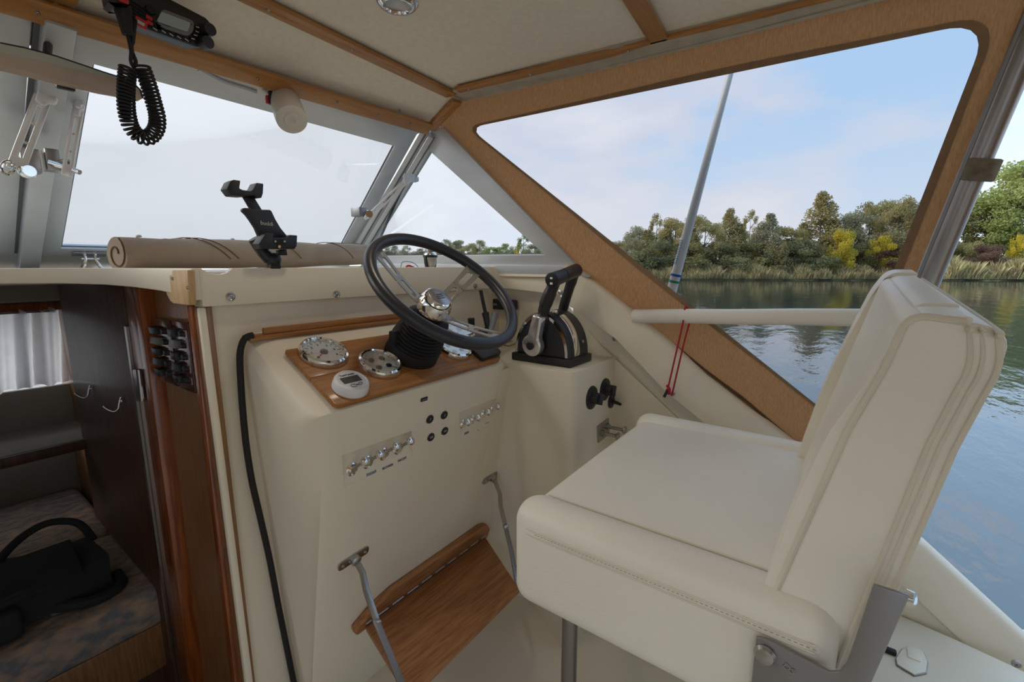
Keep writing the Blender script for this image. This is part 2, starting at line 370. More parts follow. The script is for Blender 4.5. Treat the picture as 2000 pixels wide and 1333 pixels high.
prism('sill_foot', [sgp(1.78, -.03), sgp(1.70, .012), sgp(.70, .006), sgp(.62, -.03)], SGN*.025, 'alu', w4, bev=.003)

# ---- shelf / cabin top under the windscreen
sh = struct('trim_13', (.4, 1.4, -.01), 'cream moulded dashboard shelf under the windscreen')
shelf = [(.352, 1.0), (.352, 1.02), (.335, 1.15), (.26, 1.27), (.12, 1.335), (-1.4, 1.335), (-1.4, 1.90), (1.30, 1.90), (1.30, .62), (1.235, .72), (1.235, 1.0)]
prism('shelf', [(x, y, -.017) for x, y in shelf], (0, 0, -.02), 'gel', sh)
# ---- dashboard coaming board (vertical lip), follows the shelf edge
cb = struct('trim_14', (.8, 1.0, -.04), 'cream dashboard coaming board with cup screws')
def ribbon(name, path, zt, zb, th, m, parent, bev=.003):
    """path: list of (x,y); zt,zb lists; vertical board of thickness th on the left-hand side"""
    n = len(path); bm = bmesh.new(); rows = []
    for i in range(n):
        a = V(path[max(i-1, 0)]); b = V(path[min(i+1, n-1)]); d = (b-a).normalized(); nn = V((-d.y, d.x))*th; p = V(path[i])
        rows.append([bm.verts.new((q.x, q.y, z)) for q, z in ((p, zt[i]), (p, zb[i]), (p+nn, zb[i]), (p+nn, zt[i]))])
    for a, b in zip(rows, rows[1:]):
        for k in range(4): bm.faces.new((a[k], a[(k+1) % 4], b[(k+1) % 4], b[k]))
    bm.faces.new(rows[0]); bm.faces.new(rows[-1][::-1])
    return fin(bm, name, m, parent, bev=bev)
bp = [(.350, .985)]+[(.35+.01*i, .985) for i in range(1, 84)]
arc = [(1.19+.055*math.sin(t), .93+.055*math.cos(t)) for t in [PI/2*k/8 for k in range(9)]]
path = bp+arc+[(1.248, .86), (1.25, .78), (1.25, .70)]
zt = []; zb = []
for x, y in path:
    z = -.006
    if x < .46 and y > .98:
        u = (x-.383)/.024
        if abs(u) < 1: z -= .0125*math.sqrt(max(0, 1-u*u))
    zt.append(z); zb.append(-.079 if y > .9 else -.079-.016*(.93-y)/.23)
ribbon('coaming_board', path, zt, zb, .016, 'gel', cb, bev=.0022)
for p in ((450, 580), (657, 575), (928, 559)): screw(at(*p, Y=.985)-EY*.001, -EY, .0085, cb)
for p in ((955, 562), (1095, 572)): screw(at(*p, X=1.249)-EX*.001, -EX, .0085, cb)
# left strip around the companionway
ls = struct('trim_15', (.1, 1.3, -.02), 'cream lip above the cabin entrance')
lp = [(-1.4, 1.32), (-.6, 1.32), (-.2, 1.32), (.05, 1.32), (.14, 1.31), (.21, 1.28), (.265, 1.235), (.300, 1.18), (.322, 1.11), (.334, 1.04), (.338, .985)]
ribbon('entrance_lip', lp, [-.006]*len(lp), [-.036, -.036, -.036, -.036, -.036, -.037, -.040, -.045, -.051, -.058, -.066], .02, 'gel', ls)
for p in ((99, 549), (277, 549)): screw(at(*p, Y=1.318), -EY, .003, ls, 'black')

# ---- bulkhead (aft-facing wall behind the console)
wf = struct('wall_front', (.8, 1.0, -.5))
prism('bulkhead_panel', [(.352, 1.003, -.017), (1.30, 1.003, -.017), (1.30, 1.003, -1.12), (.372, 1.003, -1.12), (.352, 1.003, -.10)], (0, .03, 0), 'gel', wf)
prism('bulkhead_edge', [(.345, .990, -.08), (.358, .990, -.08), (.372, .990, -1.12), (.356, .990, -1.12)], (0, .014, 0), 'gel', wf, bev=.004)

# ---- moulded helm console
wc = struct('wall_console', (.72, .85, -.5), 'cream moulded helm console')
def section(x, dy=0, dz=0):
    return [(x, 1.005, -.139+dz), (x, .965, -.158+dz), (x, .760+dy, -.262+dz), (x, .748+dy, -.271+dz), (x, .7529+dy, -.283+dz), (x, .7906+dy*.8, -.44), (x, .9082+dy*.6, -.93), (x, .9538, -1.12), (x, 1.005, -1.12)]
bm = bmesh.new(); xs = [.418, .430, .448, .470, .72, .975, 1.000, 1.018, 1.030]
ds = [(.075, -.035), (.03, -.012), (.008, -.003), (0, 0), (0, 0), (0, 0), (.006, -.002), (.02, -.01), (.05, -.03)]
rows = []
for x, (dy, dz) in zip(xs, ds):
    s = section(x, dy, dz)
    # port side leans a little: lower part wider
    rows.append([bm.verts.new((p[0]+(.062*max(0, -p[2]-.25)*(1 if x < .44 else .4) if x < .46 else 0), p[1], p[2])) for p in s])
for a, b in zip(rows, rows[1:]):
    for k in range(len(a)): bm.faces.new((a[k], a[(k+1) % len(a)], b[(k+1) % len(a)], b[k]))
bm.faces.new(rows[0]); bm.faces.new(rows[-1][::-1])
body = fin(bm, 'console_body', 'gel', wc, smooth=True)
body.data.set_sharp_from_angle(angle=math.radians(28)) if hasattr(body.data, 'set_sharp_from_angle') else None
# throttle block on the starboard side
bm = bmesh.new()
blk = rounded([(1.030, .552, 0), (1.30, .552, 0), (1.30, 1.003, 0), (1.0, 1.003, 0), (1.0, .90, 0), (1.018, .76, 0)], [.03, .002, .002, .002, .02, .03], 5)
ta_ = [bm.verts.new((p.x, p.y, -.278)) for p in blk]; tb2 = [bm.verts.new((p.x+(.13*min(1, max(0, (p.y-.56)/.2)) if p.x < 1.1 else 0), p.y, -1.128)) for p in blk]
bm.faces.new(ta_); bm.faces.new(tb2[::-1])
for k in range(len(blk)): bm.faces.new((ta_[k], tb2[k], tb2[(k+1) % len(blk)], ta_[(k+1) % len(blk)]))
fin(bm, 'throttle_block', 'gel', wc, bev=.008, seg=3)
prism('console_wing', [(.985, .7545, -.29), (.985, .9548, -1.12), (.985, 1.0, -1.12), (.985, 1.0, -.29)], (.19, 0, 0), 'gel', wc)

RTOP, RBOT = .017, .001
def cutter(pix):
    c = ats(pix, **FACE); dp_ = [RTOP, RTOP, RBOT, RBOT]
    bm = bmesh.new(); a = [bm.verts.new(p+FN*.05) for p in c]; b = [bm.verts.new(p-FN*d) for p, d in zip(c, dp_)]
    bm.faces.new(a); bm.faces.new(b[::-1])
    for k in range(4): bm.faces.new((a[k], b[k], b[(k+1) % 4], a[(k+1) % 4]))
    pl = dict(n=tuple((b[1].co-b[0].co).cross(b[3].co-b[0].co).normalized()), q=tuple(b[0].co))
    return fin(bm, 'cutter', None), pl
POCK = []
for pix in ([(668, 890), (804, 842), (806, 893), (672, 952)], [(896, 806), (980, 774), (982, 818), (900, 862)]):
    ct_, pl_ = cutter(pix); POCK.append(pl_); md_ = body.modifiers.new('b', 'BOOLEAN'); md_.object = ct_; md_.operation = 'DIFFERENCE'; md_.solver = 'EXACT'
    bpy.context.view_layer.update(); dg = bpy.context.evaluated_depsgraph_get(); me2 = bpy.data.meshes.new_from_object(body.evaluated_get(dg)); body.modifiers.clear(); body.data = me2
    bpy.data.objects.remove(ct_)
PKN = V(POCK[0]['n']); PKN = PKN if PKN.y < 0 else -PKN; PKU = PKN.cross(EX).normalized(); PKU = PKU if PKU.z > 0 else -PKU
body.data.polygons.foreach_set('use_smooth', [True]*len(body.data.polygons)); body.data.set_sharp_from_angle(angle=math.radians(28))

# ---- starboard side: sloping coaming and liner
ws = struct('wall_starboard', (1.3, .2, -.4))
CI = dict(n=(1, 0, .25), q=(1.228, 0, 0)); CB = dict(n=(1, 0, .12), q=(1.225, 0, 0))
upx = [(1104, 516), (1116, 524), (1180, 570), (1240, 616), (1300, 666), (1380, 738), (1460, 802), (1560, 880), (1700, 985), (1808, 1071), (1990, 1240)]
lox = [(1098, 592), (1118, 602), (1155, 628), (1201, 661), (1250, 712), (1300, 765), (1380, 830), (1480, 905), (1620, 1020), (1770, 1140), (1962, 1313)]
U_ = [p if p.x < 1.318 else at(*q, X=1.318) for p, q in zip(ats(upx, **CI), upx)]; Lw = ats(lox, **CB)
U_.append(U_[-1]+(U_[-1]-U_[-2])*1.9); Lw.append(Lw[-1]+(Lw[-1]-Lw[-2])*1.9)
bm = bmesh.new(); rows = []
for u, l in zip(U_, Lw):
    ox = min(1.256-.25*u.z+.012, 1.356); l = V((min(l.x, 1.285), l.y, l.z))
    prof = [V((ox+.02, u.y, u.z-.25)), V((ox+.012, u.y, u.z-.015)), V((ox, u.y, u.z+.003)), V((u.x+.008, u.y, u.z+.004)), V((u.x, u.y, u.z-.003)), u.lerp(l, .12)+V((-.002, 0, 0)), u.lerp(l, .5)+V((-.003, 0, 0)), u.lerp(l, .93)+V((-.002, 0, 0)), l, l+V((.03, .004, -.002))]
    rows.append([bm.verts.new(p) for p in prof])
for a, b in zip(rows, rows[1:]):
    for k in range(9): bm.faces.new((a[k], a[k+1], b[k+1], b[k]))
fin(bm, 'side_coaming', 'gel', ws, smooth=True)
prism('liner', [(1.292, 1.003, -.05), (1.292, .80, -.05), (1.292, .60, -.25), (1.292, .35, -.44), (1.292, .1, -.56), (1.292, -1.1, -1.30), (1.292, -1.1, -1.5), (1.292, 1.003, -1.5)], (.01, 0, 0), 'gel', ws)
for p in ((1201, 662), (1313, 768), (1985, 1297)): screw(at(*p, X=1.262 if p[0] < 1900 else 1.27)-EX*.001, -EX, .008, ws)
# outside deck and hull
hl = struct('trim_16', (1.45, 0, -.85), 'white side deck and hull outside the cockpit')
prism('side_deck', [(1.34, 1.9, -.5), (1.44, 1.9, -.5), (1.44, -.30, -.86), (1.62, -.62, -.88), (1.62, -1.1, -.88), (1.34, -1.1, -.88)], (0, 0, -.03), 'gelw', hl)
prism('hull_side', [(1.40, 1.9, -.52), (1.40, -1.1, -.90), (1.35, -1.1, -1.55), (1.35, 1.9, -1.55)], (-.02, 0, 0), 'gelw', hl)

# ---- floor and port side
fl = struct('floor', (0, 0, -1.12))
prism('cockpit_sole', [(-1.5, -2.3, -1.12), (1.30, -2.3, -1.12), (1.30, 1.0, -1.12), (-1.5, 1.0, -1.12)], (0, 0, -.03), 'gel', fl)
wp = struct('wall_port', (-1.5, 0, -.5))
prism('port_coaming', [(-1.5, 1.0, -1.12), (-1.5, 1.0, .0), (-1.5, .72, .0), (-1.5, -.366, -.55), (-1.5, -2.3, -.75), (-1.5, -2.3, -1.12)], (-.04, 0, 0), 'gel', wp, bev=.006)
prism('port_bulkhead', [(-1.5, 1.003, -.017), (-.32, 1.003, -.017), (-.32, 1.003, -1.12), (-1.5, 1.003, -1.12)], (0, .03, 0), 'gel', wp)
wa = struct('wall_aft', (0, -2.3, -.8))
prism('transom_coaming', [(-1.5, -2.3, -.72), (1.30, -2.3, -.72), (1.30, -2.3, -1.12), (-1.5, -2.3, -1.12)], (0, -.04, 0), 'gel', wa, bev=.006)
# canvas side curtain; the unseen port mirror is added to cut port light
def canvas_side(n, mir, lab, win=None):
    t = struct('window_%d' % n, (mir(cvp(.5, .1))), lab)
    outer = [(1.185, .432), (1.10, .490), (1.05, .515), (.05, .512), (-.26, .508), (-.215, .36), (-.150, -.012), (-.09, -.35), (-.07, -.52), (.05, -.46)]+[(p.y, p.z) for p in ats([(1560, 884), (1460, 803), (1385, 744), (1325, 692), (1240, 626), (1140, 549), (1060, 476)], **CV)]+[(1.09, .345)]
    inner = [(p.y, p.z) for p in ats([(915, 250), (1936, 38), (1632, 822)], **CV)]
    if win: inner = win
    inn = rounded([cvp(*p) for p in inner], [.060, .060, .030], 14); cen = sum(inn, V())/len(inn)
    NN = 220
    I = resample(inn, NN); O = []
    op = [cvp(*p) for p in outer]
    # cast from the centre of the opening to the outer polygon
    for p in I:
        d = p-cen; best = None
        for i in range(len(op)):
            a, b = op[i], op[(i+1) % len(op)]
            ay, az, by, bz = a.y-cen.y, a.z-cen.z, b.y-cen.y, b.z-cen.z; dy, dz = d.y, d.z
            den = dy*(bz-az)-dz*(by-ay)
            if abs(den) < 1e-9: continue
            tt = (ay*(bz-az)-az*(by-ay))/den; uu = (ay*dz-az*dy)/den
            if tt > 0 and -1e-6 <= uu <= 1+1e-6 and (best is None or tt < best): best = tt
        q = cen+d*best; O.append(cvp(q.y, q.z))
    nn = mir(CVN)-mir(V())
    bm = bmesh.new(); a_ring(bm, [mir(p) for p in O], [mir(p) for p in I], -nn*.002); fin(bm, 'canvas_panel', 'canvas', t)
    bm = bmesh.new(); a_ring(bm, [mir(p+(p-cen).normalized()*.014+CVN*.0006) for p in I], [mir(p+CVN*.0006) for p in I], -nn*.0035); fin(bm, 'window_binding', 'canvasb', t)
    prism('clear_vinyl', [mir(p+(p-cen).normalized()*.006-CVN*.001) for p in I], nn*.0008, 'vin', t)
    hem = ats([(838, 266), (900, 325), (980, 398), (1060, 470), (1140, 537), (1240, 612), (1325, 680), (1385, 730), (1460, 785), (1560, 870)], **CV)
    bm = bmesh.new(); a_prism(bm, [mir(p+CVN*.004) for p in hem]+[mir(p+V((0, .012, .014))+CVN*.002) for p in hem[::-1]], nn*.006); fin(bm, 'lower_hem', 'canvasd', t)
    return t
canvas_side(5, lambda p: p, 'tan canvas side curtain with a large clear window on the starboard side')
canvas_side(6, lambda p: V((-.1-(p.x)*1.02, p.y, p.z)), 'unseen tan canvas side curtain added to shade the port side', [(.98, .43), (.02, .42), (.50, -.12)])  # port window sized for the light on the console
ac_ = struct('window_8', (0, -1.15, .1), 'unseen tan canvas aft curtain, added to cut aft light, with an open middle')  # out of view; put in to hold back light from aft
prism('canvas_panel', [(-1.45, -1.16, .5), (1.15, -1.16, .5), (1.3, -1.16, -.62), (.45, -1.16, -.62), (.35, -1.16, -.05), (-.45, -1.16, -.05), (-.45, -1.16, -.62), (-1.5, -1.16, -.62)], (0, .003, 0), 'canvas', ac_)

# ---- cabin seen through the companionway
cab = struct('wall_cabin', (.2, 2.2, -.6))
prism('cabin_front_upper', [(-.6, 2.40, -.02), (.372, 2.40, -.02), (.372, 2.40, -.155), (-.6, 2.40, -.145)], (0, .02, 0), 'carpet', cab)
prism('cabin_front_mid', [(-.6, 2.40, -.44), (.372, 2.40, -.455), (.372, 2.40, -.60), (-.6, 2.40, -.60)], (0, .02, 0), 'carpet', cab)
prism('cabin_front_lower', [(-.6, 2.52, -.60), (.372, 2.52, -.60), (.372, 2.52, -1.45), (-.6, 2.52, -1.45)], (0, .02, 0), 'carpet', cab)
prism('cabin_shelf', [(-.6, 2.10, -.600), (.372, 2.10, -.600), (.372, 2.42, -.600), (-.6, 2.42, -.600)], (0, 0, -.02), 'carpet', cab)
prism('shelf_fiddle', [(-.6, 2.09, -.600), (.372, 2.09, -.600), (.372, 2.09, -.635), (-.6, 2.09, -.635)], (0, .018, 0), 'door', cab, bev=.003)
box('head_padding', (-.1, 2.33, -.085), (.95, .16, .08), 'carpet', cab, bev=.02, seg=3)
box('curtain_rail_board', (-.1, 2.375, -.150), (.95, .02, .03), 'jamb', cab, bev=.003)
prism('cabin_side', [(.37, 1.02, -.02), (.37, 2.54, -.02), (.37, 2.54, -1.45), (.37, 1.02, -1.45)], (.02, 0, 0), 'mid', cab)
prism('cabin_port_side', [(-.62, 1.02, -.02), (-.62, 2.54, -.02), (-.62, 2.54, -1.45), (-.62, 1.02, -1.45)], (-.02, 0, 0), 'carpet', cab)
prism('cabin_top', [(-.62, 1.34, -.04), (.37, 1.34, -.04), (.37, 2.54, -.04), (-.62, 2.54, -.04)], (0, 0, .02), 'carpet', cab)
prism('cabin_floor', [(-.62, 1.0, -1.45), (.39, 1.0, -1.45), (.39, 2.54, -1.45), (-.62, 2.54, -1.45)], (0, 0, -.02), 'carpet', cab)
prism('fore_deck', [(-1.4, 1.85, -.03), (1.3, 1.85, -.03), (.9, 2.6, -.06), (-1.0, 2.6, -.06)], (0, 0, -.015), 'gelw', hl)
# window behind the curtain
w7 = struct('window_7', (0, 2.45, -.3), 'cabin window behind the white curtain')
prism('pane', [(-.6, 2.44, -.155), (.372, 2.44, -.155), (.372, 2.44, -.45), (-.6, 2.44, -.45)], (0, .004, 0), 'glass', w7)
# companionway jamb
jb = struct('trim_17', (.35, 1.2, -.5), 'orange varnished entrance frame')
prism('frame_stile', [(.332, 1.285, -.045), (.332, 1.325, -.045), (.332, 1.325, -1.45), (.332, 1.285, -1.45)], (.04, 0, 0), 'jamb', jb, bev=.004)
prism('frame_stile', [(.340, 1.325, -.045), (.340, 1.42, -.045), (.340, 1.42, -1.45), (.340, 1.325, -1.45)], (.03, 0, 0), 'jamb', jb, bev=.004)
prism('veneer_panel', [(.362, 1.03, -.04), (.362, 1.285, -.04), (.362, 1.285, -1.45), (.362, 1.03, -1.45)], (.01, 0, 0), 'mid', jb)
prism('frame_post', [(.345, 1.028, -.078), (.345, 1.050, -.078), (.345, 1.050, -1.45), (.345, 1.028, -1.45)], (.02, 0, 0), 'jamb', jb, bev=.003)
prism('frame_post', [(.349, .993, -.08), (.349, 1.028, -.08), (.357, 1.028, -1.45), (.357, .993, -1.45)], (.02, 0, 0), 'mid', jb, bev=.002)
prism('strike_plate', ats([(426, 1017), (437, 1016), (442, 1095), (432, 1095)], X=.352), (.004, 0, 0), 'steel', jb)

# ================================================================== OUTSIDE
wt = bpy.data.meshes.new('river'); bm = bmesh.new()
vs = [bm.verts.new(p) for p in ((-500, -500, -1.5), (600, -500, -1.5), (600, 700, -1.5), (-500, 700, -1.5))]; bm.faces.new(vs)
wm = bpy.data.materials.new('river_water'); wm.use_nodes = True; nt = wm.node_tree; N = nt.nodes; L = nt.links; b = N['Principled BSDF']
b.inputs['Base Color'].default_value = (.030, .045, .045, 1); b.inputs['Roughness'].default_value = .05; b.inputs['IOR'].default_value = 2.3; b.inputs['Specular IOR Level'].default_value = .5
tc = N.new('ShaderNodeTexCoord'); mp = N.new('ShaderNodeMapping'); mp.inputs['Rotation'].default_value = (0, 0, math.radians(-53.8)); mp.inputs['Scale'].default_value = (.45, 1, 1); L.new(tc.outputs['Object'], mp.inputs[0])
n1 = N.new('ShaderNodeTexNoise'); n1.inputs['Scale'].default_value = 1.6; n1.inputs['Detail'].default_value = 5; n1.inputs['Roughness'].default_value = .55; L.new(mp.outputs[0], n1.inputs['Vector'])
n2 = N.new('ShaderNodeTexNoise'); n2.inputs['Scale'].default_value = .06; n2.inputs['Detail'].default_value = 3; L.new(mp.outputs[0], n2.inputs['Vector'])
rr = N.new('ShaderNodeMapRange'); L.new(n2.outputs['Fac'], rr.inputs[0]); rr.inputs[1].default_value = .42; rr.inputs[2].default_value = .62; rr.inputs[3].default_value = .25; rr.inputs[4].default_value = 1
bmp = N.new('ShaderNodeBump'); bmp.inputs['Distance'].default_value = .03; L.new(n1.outputs['Fac'], bmp.inputs['Height']); L.new(rr.outputs[0], bmp.inputs['Strength']); L.new(bmp.outputs[0], b.inputs['Normal'])
river = fin(bm, 'river', wm, recalc=False); tag(river, 'calm green-brown river reflecting trees and sky', 'river', kind='stuff')

def far(px, D, z=-1.5):
    a = (px-1000)/F; return V((D*(a*sv+cv), D*(-a*cv+sv), z))
# bank: follows depth D(px)
def bankD(px):
    pts = [(-600, 400), (300, 300), (700, 210), (900, 150), (1080, 95), (1200, 52), (1300, 46), (1880, 45), (2200, 43), (2700, 42)]
    for (a, da), (b_, db) in zip(pts, pts[1:]):
        if px <= b_: return da+(db-da)*(px-a)/(b_-a)
    return 42
bm = bmesh.new(); rows = []; R_ = random.Random(3)
for i in range(0, 170):
    px = -600+i*20; D = bankD(px); n = R_.uniform(-.25, .25)
    rows.append([bm.verts.new(far(px, D*k+dx+n, z)) for k, dx, z in ((1, -.6, -1.9), (1, 0, -1.45), (1, .6, -.95+n*.6), (1, 3.5, -.75+n), (1, 12, -.6), (1, 60, -.5))])
for a, b_ in zip(rows, rows[1:]):
    for k in range(5): bm.faces.new((a[k], a[k+1], b_[k+1], b_[k]))
M['bank'] = mat('bank_soil_and_grass', (.20, .19, .08), .95, col2=(.09, .08, .045), vscale=1.2, detail=6)
tag(fin(bm, 'riverbank', 'bank', smooth=True), 'low earth bank of the far river shore', 'bank', kind='structure')

def leafmat(name, a, b_, c):
    m = mat(name, a, .8, spec=.2, col2=b_, vscale=1.3, trans=.35, detail=5)
    cr = [n for n in m.node_tree.nodes if n.type == 'VALTORGB'][0]; e = cr.color_ramp.elements.new(.5); e.color = (*c, 1)
    return m
LM = {
 'olive': leafmat('olive_leaves', (.66, .57, .27), (.30, .28, .13), (.48, .43, .19)),
 'dark': leafmat('dark_green_leaves', (.50, .47, .25), (.22, .235, .125), (.36, .35, .18)),
 'gold': leafmat('golden_olive_leaves', (.74, .60, .28), (.38, .34, .16), (.56, .47, .22)),
 'yellow': leafmat('bright_yellow_leaves', (.90, .72, .09), (.48, .44, .10), (.75, .62, .08)),
 'green': leafmat('fresh_green_leaves', (.54, .56, .20), (.22, .26, .09), (.38, .42, .14)),
 'red': leafmat('reddish_brown_twigs', (.34, .20, .15), (.18, .12, .09), (.27, .165, .12)),
 'grey': leafmat('grey_green_leaves', (.66, .61, .40), (.35, .34, .21), (.51, .48, .30))}
M['bark'] = mat('bark', (.16, .13, .10), .9, var=.3, vscale=4)
def crown_mesh(kind, seed, nq):
    """unit tree: height 1, half width ~.3, leaf cards"""
    R = random.Random(seed); bm = bmesh.new(); blobs = []
    if kind == 'cone':
        for i in range(26):
            t = i/26; z = .12+.86*t; r = .26*(1-t)**.75+.025
            for _ in range(2): an = R.uniform(0, 2*PI); blobs.append((V((math.cos(an)*r*.6, math.sin(an)*r*.6, z)), r*.62, .07))
    elif kind == 'round':
        for i in range(34):
            an = R.uniform(0, 2*PI); z = R.uniform(.25, .9); r = .30*math.sqrt(max(.05, 1-((z-.5)/.46)**2))
            q = R.random()**.5; blobs.append((V((math.cos(an)*r*q, math.sin(an)*r*q, z)), R.uniform(.07, .13), R.uniform(.06, .1)))
    elif kind == 'slim':
        for i in range(28):
            an = R.uniform(0, 2*PI); z = R.uniform(.15, .98); r = .13*math.sqrt(max(.04, 1-((z-.5)/.5)**2))
            blobs.append((V((math.cos(an)*r, math.sin(an)*r, z)), R.uniform(.035, .075), R.uniform(.06, .1)))
    else:  # bush, half dome to the ground
        for i in range(34):
            an = R.uniform(0, 2*PI); z = R.uniform(.05, .85); r = .55*math.sqrt(max(.05, 1-(z/.95)**2))
            q = R.random()**.5; blobs.append((V((math.cos(an)*r*q, math.sin(an)*r*q, z)), R.uniform(.1, .2), R.uniform(.1, .18)))
    for _ in range(nq):
        c, rx, rz = R.choice(blobs)
        u = V((R.gauss(0, 1), R.gauss(0, 1), R.gauss(0, 1))).normalized()*(R.random()**.4)
        p = c+V((u.x*rx, u.y*rx, u.z*rz)); s = R.uniform(.006, .014)*(1.5 if kind == 'bush' else 1)
        e1 = V((R.gauss(0, 1), R.gauss(0, 1), R.gauss(0, .7))).normalized(); e2 = e1.cross(V((R.gauss(0, 1), R.gauss(0, 1), R.gauss(0, 1)))).normalized()
        bm.faces.new([bm.verts.new(p+e1*s), bm.verts.new(p+e2*s*.7), bm.verts.new(p-e1*s), bm.verts.new(p-e2*s*.7)])
    me = bpy.data.meshes.new('crown_'+kind); bm.to_mesh(me); bm.free(); me.materials.append(LM['olive']); return me
def trunk_mesh(seed, lo=.0, n=7):
    R = random.Random(seed); bm = bmesh.new(); a_tube(bm, [(0, 0, -.05), (.004, 0, .3), (-.004, .004, .6), (.0, 0, .93)], [.014, .011, .006, .002], 6)
    for _ in range(n):
        z = R.uniform(.2, .75); an = R.uniform(0, 2*PI); l = R.uniform(.1, .2)
        a_tube(bm, [(0, 0, z), (math.cos(an)*l*.6, math.sin(an)*l*.6, z+l*.7), (math.cos(an)*l, math.sin(an)*l, z+l*1.2)], [.005, .003, .001], 4)
    me = bpy.data.meshes.new('trunk'); bm.to_mesh(me); bm.free(); me.materials.append(M['bark']); return me
CM = {'cone': [crown_mesh('cone', s, 9000) for s in (1, 2)], 'round': [crown_mesh('round', s, 12000) for s in (3, 4, 5)], 'slim': [crown_mesh('slim', s, 5000) for s in (6, 7)], 'bush': [crown_mesh('bush', s, 13000) for s in (8, 9)]}
TM = [trunk_mesh(s) for s in (1, 2)]
tn = [0]
def tree(px, top, kind, leaf, label, wpx=None, D=None, base=-.8, group=None, bush=False):
    tn[0] += 1; D = D or bankD(px)+R_.uniform(3, 9)
    H = (518-top)/F*D*cp - base
    name = 'bush' if bush else 'tree'
    t = thing(name, label, name, far(px, D, base), group)
    w = 1.3*(wpx/F*D)/({'cone': .5, 'round': .62, 'slim': .36, 'bush': 1.15}[kind]) if wpx else H
    ro = tn[0]*1.7
    for nm, me, mm in (('crown', CM[kind][tn[0] % len(CM[kind])], LM[leaf]), ('trunk', TM[tn[0] % 2], M['bark'])):
        if nm == 'trunk' and kind == 'bush': continue
        o = bpy.data.objects.new(nm, me); COL.objects.link(o); o.parent = t; o.scale = (w, w, H); o.rotation_euler.z = ro
        o.material_slots[0].link = 'OBJECT'; o.material_slots[0].material = mm
    return t
FB = 'on the far bank'
tr_list = [
 (1205, 468, 'round', 'olive', 'olive tree at the left end of the far bank, beside the canvas edge', 60),
 (1243, 440, 'round', 'grey', 'thin grey-green tree left of the antenna on the far bank', 46),
 (1276, 424, 'slim', 'gold', 'slim golden tree just left of the antenna on the far bank', 32),
 (1312, 420, 'round', 'gold', 'golden-olive tree directly behind the lower antenna', 55),
 (1368, 418, 'round', 'olive', 'olive tree just right of the antenna on the far bank', 56),
 (1414, 411, 'cone', 'gold', 'slender golden tree second right of the antenna', 52),
 (1453, 418, 'slim', 'gold', 'thin sparse golden tree between two green crowns on the far bank', 28),
 (1488, 421, 'cone', 'grey', 'grey-green cone-shaped tree midway along the far bank', 62),
 (1533, 440, 'round', 'olive', 'low olive tree left of the tallest tree in the canvas window', 60),
 (1587, 380, 'cone', 'gold', 'tallest golden-green pointed tree seen in the canvas window', 78),
 (1632, 432, 'round', 'olive', 'olive tree behind the large yellow bush', 50),
 (1662, 408, 'round', 'grey', 'pale grey-green tree right of the large yellow bush', 60),
 (1698, 386, 'round', 'olive', 'tall olive tree above the smaller yellow bush', 62),
 (1730, 384, 'round', 'gold', 'tall tree with orange tints near the canvas edge', 54),
 (1760, 392, 'round', 'grey', 'grey-green tree partly behind the aft canvas edge', 60),
 (1800, 380, 'round', 'olive', 'olive tree hidden mostly by the aft canvas strip', 60)]
for px, top, k, lf, lab, w in tr_list: tree(px, top, k, lf, lab, w)
for px, top, lf, lab, w, D in [
 (1225, 492, 'dark', 'dark green bush low at the left end of the far bank', 90, 51),
 (1285, 468, 'dark', 'dark green bush behind the foot of the antenna', 90, 50),
 (1345, 470, 'olive', 'olive bush just right of the antenna foot', 90, 50),
 (1405, 478, 'dark', 'dark green bush second right of the antenna foot', 90, 49.5),
 (1462, 466, 'olive', 'olive bush below the cone-shaped grey-green tree', 84, 50),
 (1515, 474, 'dark', 'dark green bush left of the dark hollow midway along the bank', 80, 49.5),
 (1562, 464, 'dark', 'large dark green bush left of the large yellow bush', 88, 49),
 (1660, 474, 'dark', 'dark green bush between the two yellow bushes', 70, 49.5),
 (1752, 470, 'olive', 'olive bush beside the aft canvas edge', 80, 50.5)]:
    tree(px, top, 'bush', lf, lab, w, D, base=-1.0, bush=True)
tree(1629, 446, 'bush', 'yellow', 'large bright yellow autumn bush on the far bank', 48, 48, base=-1.0, bush=True)
tree(1712, 455, 'bush', 'yellow', 'smaller yellow autumn bush right of the large one', 50, 48.2, base=-.3, bush=True)
for px, top, k, lf, lab, w in [
 (1228, 456, 'slim', 'grey', 'thin grey tree beside the leftmost olive tree of the far bank', 26),
 (1258, 452, 'cone', 'olive', 'low pointed olive tree left of the slim golden tree', 44),
 (1294, 440, 'cone', 'grey', 'pointed grey-green tree between the slim golden tree and the antenna', 40),
 (1340, 432, 'cone', 'olive', 'pointed olive tree hidden partly by the antenna', 44),
 (1391, 436, 'slim', 'gold', 'thin golden tree right of the olive tree beside the antenna', 26),
 (1432, 440, 'cone', 'olive', 'low pointed olive tree right of the slender golden tree', 46),
 (1470, 446, 'cone', 'gold', 'low pointed golden tree left of the cone-shaped grey-green tree', 44),
 (1512, 446, 'cone', 'grey', 'low pointed grey-green tree right of the cone-shaped one', 44),
 (1556, 438, 'cone', 'olive', 'pointed olive tree just left of the tallest tree', 46),
 (1612, 428, 'cone', 'olive', 'pointed olive tree just right of the tallest tree', 46),
 (1645, 424, 'slim', 'grey', 'thin grey-green tree behind the right side of the large yellow bush', 30),
 (1680, 402, 'slim', 'gold', 'thin golden tree left of the tall olive tree', 30),
 (1745, 396, 'cone', 'olive', 'pointed olive tree near the aft canvas edge', 50)]: tree(px, top, k, lf, lab, w, D=51+R_.uniform(-1.5, 2))
tree(1518, 475, 'slim', 'gold', 'small golden sapling among dark green bushes midway along the far bank', 16, 47.8, base=-1.0)
tree(1725, 488, 'bush', 'red', 'reddish-brown leafless bush below the smaller yellow bush', 90, 48, base=-1.0, bush=True)
